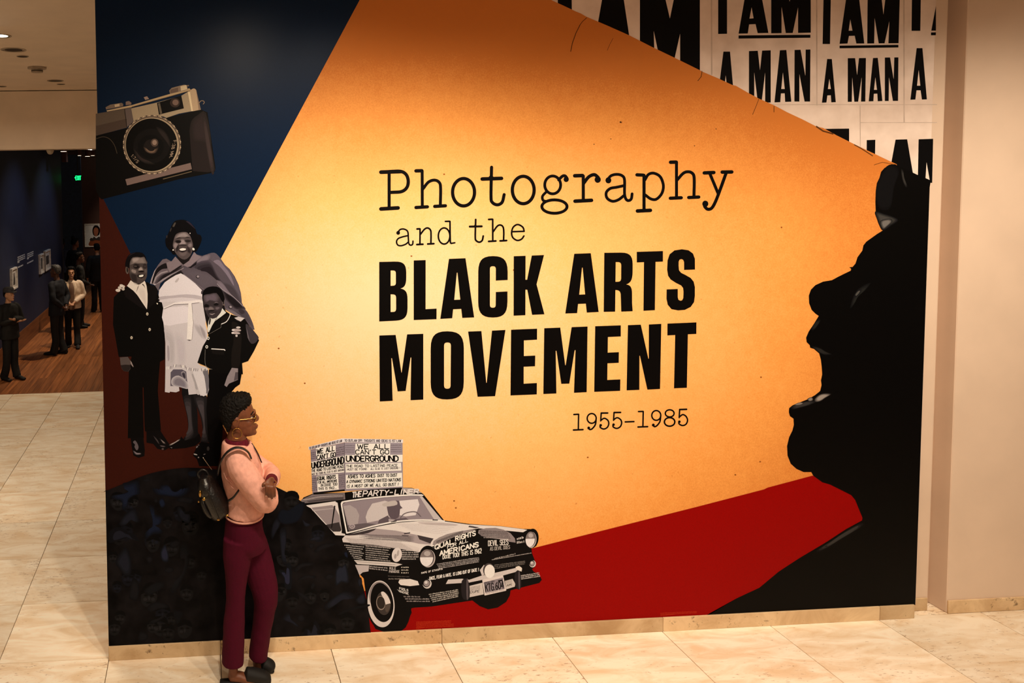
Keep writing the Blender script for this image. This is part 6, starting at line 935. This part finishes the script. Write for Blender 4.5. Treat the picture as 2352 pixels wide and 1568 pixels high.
# shoes: black mules
BLKS = mat('black_velvet', (14, 12, 13), .7, .3, 120)
def mule(name, cx0, cx1, py, off, lift):
    z0 = 0.0; A = wq(cx0, py, off); B = wq(cx1, py, off); y = A.y; L = B.x - A.x
    sole = loft([(A.x, y, .012, .030, .012), (A.x + L * .3, y, .012, .034, .012), (A.x + L * .7, y, .012, .043, .012), (B.x - .012, y, .012, .034, .012)], 14, (0, 1, 0))
    up = loft([(A.x + L * .50, y, .05, .042, .046), (A.x + L * .68, y, .044, .047, .040), (A.x + L * .86, y, .033, .044, .030), (B.x - .014, y, .022, .030, .013)], 16, (0, 1, 0))
    o = wp(fuse(name, [sole, up], BLKS, woman, .005, 3)); return o
mule('shoe', 506, 626, 1560, -24, 0); mule('shoe', 572, 633, 1535, 13, 0)
# ---------------------------------------------------------------- her backpack
LEA = mat('black_leather', (20, 18, 19), .32, .3, 30, spec=.6, bump=.25, bscale=90)
bc = wq(489, 1137); bag = empty('backpack', bc); tag(bag, 'small black leather backpack with gold fittings hanging on the woman in pink', 'backpack')
ang = math.atan2(36, 78); ux = Vector((math.cos(ang), 0, math.sin(ang))); uz = Vector((-math.sin(ang), 0, math.cos(ang)))
def bl(u, w, v): return bc + ux * (u * S0) + uz * (v * S0) + Vector((0, w * S0, 0))
def blf(pts): return [tuple(bl(p[0], p[1], p[2])) + tuple(v * S0 for v in p[3:]) for p in pts]
wp(fuse('bag_body', [loft(blf([(2, 0, -50, 30, 24), (1, 0, -40, 37, 29), (0, 0, -10, 38, 28), (0, 0, 20, 34, 24), (2, 0, 42, 25, 17), (3, 0, 52, 14, 10)]), 22, (0, 1, 0), cap=.15)], LEA, bag, .005, 5))
wp(fuse('front_pocket', [loft(blf([(-22, 0, -38, 26, 8), (-26, 0, -25, 28, 10), (-25, 0, 0, 26, 9), (-20, 0, 12, 20, 6)]), 18, (0, 1, 0), cap=.3)], LEA, bag, .005, 4))
wp(fuse('flap', [loft(blf([(-6, -8, 14, 26, 22), (-4, -6, 30, 28, 20), (0, 0, 46, 22, 15)]), 18, (0, 1, 0), cap=.4)], LEA, bag, .005, 4))
wp(solid('seam', [loft(blf([(-6, -37, -44, 1), (-4, -38, -20, 1), (-2, -37, 8, 1), (0, -32, 28, 1)]), 6)], GOLD if False else LEA, bag))
for u, w, v, a_, b2 in ((-20, -30, 28, 3, 8), (-17, -33, 14, 4, 4), (14, -31, -46, 4, 2.5), (-8, -35, -44, 4, 2.5), (-34, -12, 6, 2.5, 2.5)):
    wp(solid('buckle', [ball(bl(u, w, v), [a_ * S0, 2 * S0, b2 * S0], n=10, m=7)], GOLD, bag))
wp(solid('shoulder_strap', [loft(wl_([(500, 1088, -36, 6, 2.2), (506, 1062, -58, 6, 2.2), (520, 1040, -72, 6, 2.2), (538, 1028.5, -74, 6, 2.2), (556, 1029, -73, 6, 2.2), (570, 1038, -72, 6, 2.2), (577, 1052, -70, 5, 2.2)]), 10, (0, 1, 0))], LEA, bag))
wp(solid('lower_strap', [loft(wl_([(524, 1150, -40, 4, 2.2), (536, 1142, -56, 4, 2.2), (548, 1126, -64, 4, 2.2)]), 10, (0, 1, 0))], LEA, bag))
wp(solid('top_handle', [loft(blf([(-8, -4, 50, 2.5), (-8, -4, 64, 2.5), (4, -4, 68, 2.5), (12, -4, 60, 2.5), (12, -4, 48, 2.5)]), 8)], LEA, bag))
wp(solid('zip_chain', [loft(wl_([(466, 1050, -8, .8), (476, 1064, -8, .8), (487, 1079, -6, .8)]), 6)], mat('chain_silver', (200, 190, 176), .25, metal=1), bag))
# ---------------------------------------------------------------- gallery visitors
def gperson(label, foot, headpy, yaw, coat, trous, skin, hairm, pose='down', hairk='short', top=None, look=0.0, longcoat=.80, step=.06, cuff=None, shoe=None, open_=False):
    f = onfloor(*foot); hp = at(foot[0], headpy, f.y).z; k = hp / 1.75
    e = empty('person', f); tag(e, label, 'person')
    R = Matrix.Rotation(yaw, 3, 'Z')
    def T(p): return f + R @ (Vector(p[:3]) * k)
    def LT_(pts): return [tuple(T(p)) + tuple(v * k for v in p[3:]) for p in pts]
    lat = tuple(R @ Vector((0, 1, 0)))
    hs = .235 / 92 * k; TH_ = Tr(T((.0, 0, 1.515)), yaw + look, hs)
    P = head_parts(TH_, 20)
    P.append(loft(LT_([(-.005, 0, 1.58, .05), (-.015, 0, 1.50, .052), (-.02, 0, 1.44, .07), (-.01, 0, 1.30, .15, .09), (-.005, 0, 1.10, .13, .09), (0, 0, .95, .14, .10), (0, 0, .88, .13, .10)]), 16, lat))
    for q in (-1, 1):
        P.append(loft(LT_([(0, q * .085, .90, .07), (.01, q * .09, .50, .05), (-.01, q * .095 + 0, .28, .045), (step * q - .01, q * .10, .09, .034)]), 12, lat)); P.append(loft(LT_([(step * q - .05, q * .10, .05, .032), (step * q + .08, q * .105, .045, .036, .03), (step * q + .16, q * .11, .03, .032, .018)]), 10, lat))
    arms = {'down': [(-.01, 1, 1.39, .20), (-.04, 1, 1.12, .255), (.03, 1, .87, .25)], 'clasp': [(-.01, 1, 1.39, .20), (-.03, 1, 1.13, .25), (.22, 1, 1.00, .045)], 'cross': [(-.01, 1, 1.39, .20), (.04, 1, 1.14, .25), (.20, 1, 1.17, .0)], 'back': [(-.01, 1, 1.39, .20), (-.09, 1, 1.13, .25), (-.17, 1, .95, .06)]}[pose]
    AR = []
    for q in (-1, 1):
        s_, el, wr = [(a[0], q * a[3], a[2]) for a in arms]
        if pose == 'cross': wr = (.19 + .03 * q, -q * .08, 1.16 + .03 * q)
        AR.append((s_, el, wr)); P.append(loft(LT_([(s_[0], s_[1] * .85, s_[2] - .02, .045), ((s_[0] + el[0]) / 2, (s_[1] + el[1]) / 2, (s_[2] + el[2]) / 2, .046), el + (.04,), tuple((a + b) / 2 for a, b in zip(el, wr)) + (.036,), wr + (.026,)]), 12, lat))
        d = (Vector(wr) - Vector(el)).normalized(); w = Vector(wr); side = Vector((0, -q, 0)) if pose in ('down',) else Vector((0, 0, 1)); fw = Vector((1, 0, 0)) if pose == 'down' else Vector((0, -q, .0)); sp = d.cross(side).normalized()
        P.append(loft(LT_([tuple(w) + (.026, .02), tuple(w + d * .05) + (.036, .016), tuple(w + d * .09) + (.034, .013)]), 10, tuple(R @ sp)))
        for j in range(4):
            b = w + d * .085 + sp * (.0255 - .017 * j); ln = (.062, .072, .068, .052)[j]; P.append(finger([T(b), T(b + d * ln * .4 + side * .006), T(b + d * ln * .75 + side * .016), T(b + d * ln + side * .030)], .0088 * k))
        b = w + d * .03 + sp * .028; P.append(finger([T(b), T(b + sp * .014 + d * .02 + side * .01), T(b + sp * .017 + d * .045 + side * .02), T(b + sp * .014 + d * .065 + side * .03)], .0095 * k))
    wp(fuse('body', P, skin, e, .008 * k, 2)); face_bits(TH_, e)
    # clothes
    J = [loft(LT_([(-.02, 0, 1.47, .075, .065), (-.02, 0, 1.44, .13, .085), (-.015, 0, 1.39, .205, .11), (-.01, 0, 1.26, .215, .128), (-.005, 0, 1.10, .19, .122), (0, 0, .95, .20, .135), (0, 0, longcoat, .205, .14)]), 22, lat, cap=.08)]
    for s_, el, wr in AR:
        e2 = Vector(el).lerp(Vector(wr), .88); J.append(loft(LT_([(s_[0], s_[1] * .55, s_[2] + .030, .050), (s_[0], s_[1] * .92, s_[2] - .002, .066), tuple((Vector(s_) + Vector(el)) / 2) + (.062,), el + (.058,), tuple((Vector(el) + e2) / 2) + (.052,), tuple(e2) + (.044,)]), 14, lat, cap=.2))
    jk_ = wp(fuse('jacket', J, coat, e, .009 * k, 4, .006, 14))
    if top:
        wp(fuse('top', [loft(LT_([(.085, 0, 1.42, .035, .012), (.118, 0, 1.30, .055, .016), (.120, 0, 1.12, .060, .016), (.132, 0, .92, .065, .016), (.142, 0, .84, .05, .012)]), 12, lat)], top, e, .007 * k, 2))
        for q in (-1, 1): wp(solid('lapel', [loft(LT_([(.06, q * .06, 1.44, .02, .01), (.118, q * .085, 1.30, .032, .012), (.130, q * .06, 1.14, .012, .010)]), 10, lat)], coat, jk_))
    TRS = [loft(LT_([(0, 0, 1.0, .17, .12), (0, 0, .90, .175, .13), (0, 0, .82, .15, .12)]), 20, lat)]
    for q in (-1, 1): TRS.append(loft(LT_([(0, q * .085, .88, .092), (.01, q * .09, .52, .075), (-.01, q * .095, .28, .072), (step * q - .02, q * .10, .055, .078)]), 16, lat, cap=.05))
    wp(fuse('trousers', TRS, trous, e, .009 * k, 3, .005, 12))
    for q in (-1, 1): wp(fuse('shoe', [loft(LT_([(step * q - .075, q * .10, .042, .038, .040), (step * q + .02, q * .103, .046, .042, .042), (step * q + .12, q * .108, .034, .046, .032), (step * q + .185, q * .112, .026, .036, .022)]), 14, lat)], shoe or BLKS, e, .007 * k, 2))
    H = []; h = hs
    def HL(zs): 
        V = []; F = []; n = 20; pr = cr(zs, 3)
        for z, b, ff, w in pr:
            c, a = (b + ff) / 2, (ff - b) / 2
            for i in range(n):
                t = 2 * math.pi * i / n; V.append(TH_((c + a * math.cos(t), w * math.copysign(abs(math.sin(t)) ** .7, math.sin(t)), z)))
        m = len(pr)
        for i in range(m - 1):
            for j in range(n): F.append((i * n + j, (i + 1) * n + j, (i + 1) * n + (j + 1) % n, i * n + (j + 1) % n))
        F.append(tuple(range(n))); F.append(tuple((m - 1) * n + n - 1 - j for j in range(n))); return V, F
    if hairk == 'short': H.append(HL([(97, -12, 22, 16), (94, -22, 31, 22), (86, -32, 35, 27), (78, -37, 30, 30), (66, -39, 18, 30.5), (52, -39, 4, 30), (38, -35, -8, 27), (28, -30, -14, 23)]))
    if hairk == 'long': H += [HL([(99, -14, 24, 18), (95, -25, 33, 25), (86, -36, 38, 31), (74, -42, 32, 35), (58, -45, 10, 37), (36, -46, -2, 38), (12, -46, -8, 37), (-10, -44, -12, 33), (-26, -40, -16, 26)])]
    if hairk == 'long': H += [loft([tuple(TH_(p[:3])) + (p[3] * h, p[3] * h) for p in ((14, q * 22, 84, 8), (10, q * 31, 62, 10), (8, q * 34, 36, 11), (6, q * 36, 8, 12), (4, q * 36, -16, 11), (4, q * 33, -30, 7))], 12) for q in (-1, 1)]
    if hairk == 'bun': H += [HL([(98, -12, 22, 17), (94, -24, 31, 24), (84, -35, 36, 29), (70, -40, 24, 31), (52, -40, 4, 30), (36, -35, -8, 27)]), ball(TH_((-22, 0, 104)), 19 * h)]
    if H: wp(fuse('hair', H, hairm, e, .006 * k, 2, .006, 60))
    if hairk == 'cap':
        cp = wp(fuse('cap', [HL([(104, -14, 20, 16), (101, -26, 32, 25), (92, -37, 40, 31), (80, -41, 43, 33), (70, -42, 44, 33), (64, -41, 43, 32)])], hairm, e, .006 * k, 2)); wp(fuse('cap_brim', [loft([tuple(TH_(p)) + (v * h, 3 * h) for p, v in (((34, 0, 70), 30), ((50, 0, 68), 28), ((66, 0, 64), 20))], 14, tuple(R @ Vector((0, 1, 0))))], hairm, cp, .006 * k, 1)); wp(fuse('hair', [HL([(66, -39, 18, 29), (52, -38, 4, 29), (38, -34, -8, 27), (28, -30, -14, 23)])], HAIRB, e, .006 * k, 1))
    return e, TH_
DK = mat('charcoal_cloth', (14, 13, 14), .8, .3, 50); DN = mat('navy_suit', (10, 13, 22), .8, .2, 50); GREYH = mat('grey_hair', (74, 71, 70), .6, .4, 80); CREAMC = mat('cream_blazer', (224, 200, 176), .7, .1, 40); TAUPE = mat('taupe_top', (120, 92, 76), .7, .1, 40); CAPM = mat('grey_cap', (54, 52, 56), .8, .2, 60); BLUES = mat('blue_sweater', (30, 40, 74), .8)
gperson('man in dark flat cap and black jacket at the left edge of the gallery', (26, 872), 662, math.radians(-38), BLKF, DK, SKIN2, CAPM, 'cross', 'cap', look=.25, step=.07)
gperson('grey-haired man in dark navy suit looking at the framed pair on the navy wall', (134, 814), 609, math.radians(158), DN, DK, SKIN3, GREYH, 'back', 'short', longcoat=.78)
e, TH_ = gperson('woman in cream blazer with clasped hands standing beside the grey-haired man', (168, 797), 613, math.radians(-82), CREAMC, BLKF, SKIN2, HAIRB, 'clasp', 'long', top=TAUPE, look=.1, longcoat=.86, step=.10)
gl = []
for q in (-1, 1):
    gl.append(loft([tuple(TH_((45, q * 13 + 11 * math.sin(t), 46 + 8 * math.cos(t)))) + (1.0 * TH_.s, 1.0 * TH_.s) for t in [2 * math.pi * j / 14 for j in range(15)]], 5, sub=1))
wp(solid('glasses', gl, GOLD, e))
gperson('dark-clad woman seen from the side just behind the cream blazer', (186, 752), 580, math.radians(20), BLKF, DK, SKIN3, HAIRB, 'clasp', 'short', step=.05)
gperson('far visitor with hair tied up facing the portrait wall', (176, 706), 548, math.radians(50), DK, BLKF, SKIN, HAIRB, 'down', 'bun')
gperson('visitor in blue top at the end of the navy wall', (146, 690), 548, math.radians(100), BLUES, DK, SKIN3, HAIRB, 'down', 'short')
gperson('black-coated visitor half hidden by the edge of the mural wall', (226, 716), 560, math.radians(110), BLKF, DK, SKIN2, HAIRB, 'down', 'short')
# ------------------------------------------------------------------ gallery things
WHF = mat('white_frame', (226, 220, 212), .5); MATB = mat('mount_board', (214, 206, 196), .7); PH1 = mat('photo_dark', (34, 32, 34), .4, .6, 9, rgb2=(92, 88, 86)); PH2 = mat('photo_mid', (150, 142, 136), .4, .5, 7, rgb2=(50, 46, 46)); PHL = mat('photo_light', (206, 198, 190), .4, .2, 5)
def nwall(px, py):  # point on the navy wall plane
    d = ray(px, py); return CAM + d * ((NX - CAM.x) / d.x)
def wframe(p0, p1, p2, p3, label, photo, fig=None, w=.03):
    a, b = nwall(*p0), nwall(*p2); y0, y1 = sorted((a.y, b.y)); z0, z1 = sorted((a.z, b.z))
    e = empty('framed_photograph', (NX, (y0 + y1) / 2, z0)); tag(e, label, 'picture', 'framed photographs on the navy wall')
    d = .045; x = NX
    for nm_, q in (('frame_side', (y0, y0 + w, z0, z1)), ('frame_side', (y1 - w, y1, z0, z1)), ('frame_rail', (y0 + w, y1 - w, z0, z0 + w)), ('frame_rail', (y0 + w, y1 - w, z1 - w, z1))):
        o = wp(box(nm_, x, x + d, q[0], q[1], q[2], q[3], WHF, e))
    wp(box('mount', x, x + d * .5, y0 + w, y1 - w, z0 + w, z1 - w, MATB, e)); m = .16 * (y1 - y0)
    ph = wp(box('photograph', x + d * .5, x + d * .55, y0 + w + m, y1 - w - m, z0 + w + m, z1 - w - m, photo, e))
    if fig:
        pts = [(y0 + (y1 - y0) * u, z0 + (z1 - z0) * v) for u, v in fig]; V = [(x + d * .56, p[0], p[1]) for p in pts]; o = link('figure', V, [tuple(range(len(V)))], PH1, ph); wp(o)
wframe((22, 618), (0, 0), (36, 660), (0, 0), 'small white-framed photograph of a standing figure, nearest the capped man', PHL, [(.35, .2), (.7, .2), (.68, .5), (.6, .62), (.58, .75), (.5, .8), (.46, .7), (.42, .5)])
wframe((88, 585), (0, 0), (97.5, 625), (0, 0), 'left picture of the white-framed pair on the navy wall', PH1)
wframe((99.5, 577), (0, 0), (113, 616), (0, 0), 'right picture of the white-framed pair on the navy wall', PH1)
TXT = mat('white_vinyl_text', (220, 218, 214), .6)
def walltext(lines, label):
    a = nwall(*lines[0][0]); e = empty('wall_text', a); tag(e, label, 'wall text', 'exhibition text on the navy wall')
    for p, q, h in lines:
        A, B = nwall(*p), nwall(*q); z = (A.z + B.z) / 2
        V = []; F = []; y = A.y; rr = random.Random(int(p[1]))
        while y < B.y:
            y1 = min(B.y, y + rr.uniform(.12, .4)); b = len(V); V += [(NX + .002, y, z - h), (NX + .002, y1, z - h), (NX + .002, y1, z + h), (NX + .002, y, z + h)]; F.append((b, b + 1, b + 2, b + 3)); y = y1 + .016
        o = wp(link('text_line', V, F, TXT, e)); o['kind'] = 'stuff'
walltext([((40, 590), (57, 585), .010), ((40, 594.5), (57.5, 589), .010), ((40, 599), (57.5, 593), .010), ((40, 603), (45, 601), .010), ((41, 613), (53, 609), .013)], 'left block of white text printed on the navy wall')
walltext([((62, 583), (76.5, 578), .010), ((62, 587.5), (76.5, 582), .010), ((62, 592), (76.5, 586), .010), ((62, 595), (66, 593), .010), ((62, 604), (76.5, 598.5), .013)], 'right block of white text printed on the navy wall, next to the framed pair')
# far portrait
YB = 23.75; pt_ = [at(194, 514, YB), at(236, 566, YB)]; x0, x1, z1, z0 = pt_[0].x, pt_[1].x, pt_[0].z, pt_[1].z
e = empty('portrait', ((x0 + x1) / 2, YB, z0)); tag(e, 'large white-framed colour portrait on the far brown wall', 'picture')
w = .035
for nm_, q in (('frame_side', (x0, x0 + w, z0, z1)), ('frame_side', (x1 - w, x1, z0, z1)), ('frame_rail', (x0 + w, x1 - w, z0, z0 + w)), ('frame_rail', (x0 + w, x1 - w, z1 - w, z1))): wp(box(nm_, q[0], q[1], YB - .05, YB, q[2], q[3], WHF, e))
ph = wp(box('photograph', x0 + w, x1 - w, YB - .03, YB, z0 + w, z1 - w, mat('portrait_ground', (206, 206, 208), .5, .05), e))
def flat(name, pts, m, yy, par):
    V = [tuple(at(p[0], p[1], yy)) for p in pts]; return wp(link(name, V, [tuple(range(len(V)))], m, par))
flat('portrait_garment', cr([(205, 564), (207, 553), (212, 548), (222, 548), (231, 552), (236, 564)], 3, True), mat('portrait_garment', (132, 66, 34), .5), YB - .032, ph)
flat('portrait_hair', cr([(212.5, 533), (213, 524), (217, 518), (224, 518), (229, 524), (229, 535), (225, 541), (216, 541)], 3, True), EYED, YB - .034, ph)
flat('portrait_face', cr([(214.5, 531), (216, 525), (220, 522), (225, 525), (226, 532), (224, 539), (220.5, 543), (216.5, 539)], 3, True), mat('portrait_skin', (150, 88, 60), .5), YB - .036, ph)
flat('portrait_fur', cr([(206, 551), (209, 546), (213, 547), (216, 543), (221, 547), (227, 543), (232, 547), (229, 552), (220, 551), (212, 553)], 3, True), mat('portrait_fur', (46, 32, 28), .8), YB - .038, ph)
# exit sign
ye = 15.0; E0 = at(178.5, 408, ye); e = empty('exit_sign', (E0.x, ye, E0.z)); tag(e, 'small lit green exit sign high in the dark gallery', 'sign')
GRN = mat('exit_green', (20, 230, 120), .5, .05, emit=2.2); A, B = at(170, 402, ye), at(187, 415, ye); wp(box('sign_case', A.x, B.x, ye, ye + .05, B.z, A.z, mat('sign_case', (16, 26, 20), .6), e)); wp(box('sign_stem', E0.x - .012, E0.x + .012, ye + .015, ye + .035, A.z, 4.26, DARKM, e))
def stroke3(name, s, x0, x1, zb, h, y, wt, m, par):
    tot = sum(adv(c) for c in s) - 1.25; x = 0; V = []; F = []
    for ch in s:
        for pl in GL[ch].split(';'):
            pts = [tuple(map(float, q.split(','))) for q in pl.split()]; pts = [(x0 + (x + u) / tot * (x1 - x0), zb + v / 6 * h) for u, v in pts]
            for a, b in zip(pts, pts[1:]):
                d = Vector((b[0] - a[0], b[1] - a[1])); d.normalize(); n = Vector((-d.y, d.x)) * wt / 2; a2, b2 = Vector(a) - d * wt * .4, Vector(b) + d * wt * .4; k = len(V)
                V += [(p.x, y, p.y) for p in (a2 + n, b2 + n, b2 - n, a2 - n)]; F.append((k, k + 1, k + 2, k + 3))
        x += adv(ch)
    o = wp(link(name, V, F, m, par)); o['kind'] = 'stuff'
stroke3('sign_letters', 'EXIT', A.x + .045, B.x - .01, B.z + .025, A.z - B.z - .05, ye - .004, .018, GRN, e)
wp(link('sign_arrow', [(A.x + .008, ye - .004, E0.z), (A.x + .034, ye - .004, E0.z + .025), (A.x + .034, ye - .004, E0.z - .025)], [(0, 1, 2)], GRN, e))
# track lights
TRK = mat('track_body', (92, 54, 44), .5); LON = mat('track_lamp', (255, 232, 200), .5, emit=6)
def track(px, py, y, label, s=1.0):
    p = at(px, py, y); e = empty('track_light', (p.x, y, p.z)); tag(e, label, 'light', 'track lights in the gallery')
    wp(box('stem', p.x - .012, p.x + .012, y - .012, y + .012, p.z + .10, 4.25, TRK, e)); o = solid('lamp_body', [ring(0, .07 * s, -.0, .16 * s, 16)], TRK, e, False); o2 = solid('lamp_face', [disc(.06 * s, -.003, 16)], LON, e, False)
    return e
track(146, 347.5, 10.4, 'track light nearest the navy wall, just under the beam'); track(201, 359, 14.0, 'lit track light left of the mural edge, beside the unlit one'); track(182, 357, 15.5, 'dim track light between its two neighbours', .9); track(213, 357, 15.8, 'dim track light nearest the mural edge', .9)
for q, lab in (((202, 345, 207, 341), 'left short bright light strip on the dark gallery ceiling'), ((209, 340, 215, 337.5), 'right short bright light strip on the dark gallery ceiling')):
    d = ray(q[0], q[1]); a = CAM + d * ((4.24 - CAM.z) / d.z); d = ray(q[2], q[3]); b = CAM + d * ((4.24 - CAM.z) / d.z)
    y0, y1 = sorted((a.y, b.y)); xm = (a.x + b.x) / 2; o = box('light_strip', -.05, .05, -(y1 - y0) / 2, (y1 - y0) / 2, -.012, .012, LON); o.location = (xm, (y0 + y1) / 2, 4.238); tag(o, lab, 'light', 'light strips on the gallery ceiling')
p = at(147, 362, 12.5); A, B = at(140.5, 352, 12.5), at(153, 372, 12.5); o = box('hanging_box', A.x, B.x, 12.5, 12.7, B.z, 4.25, TRK, bev=.006); tag(o, 'reddish-brown box hanging under the gallery ceiling', 'fixture'); 
bake_fused()
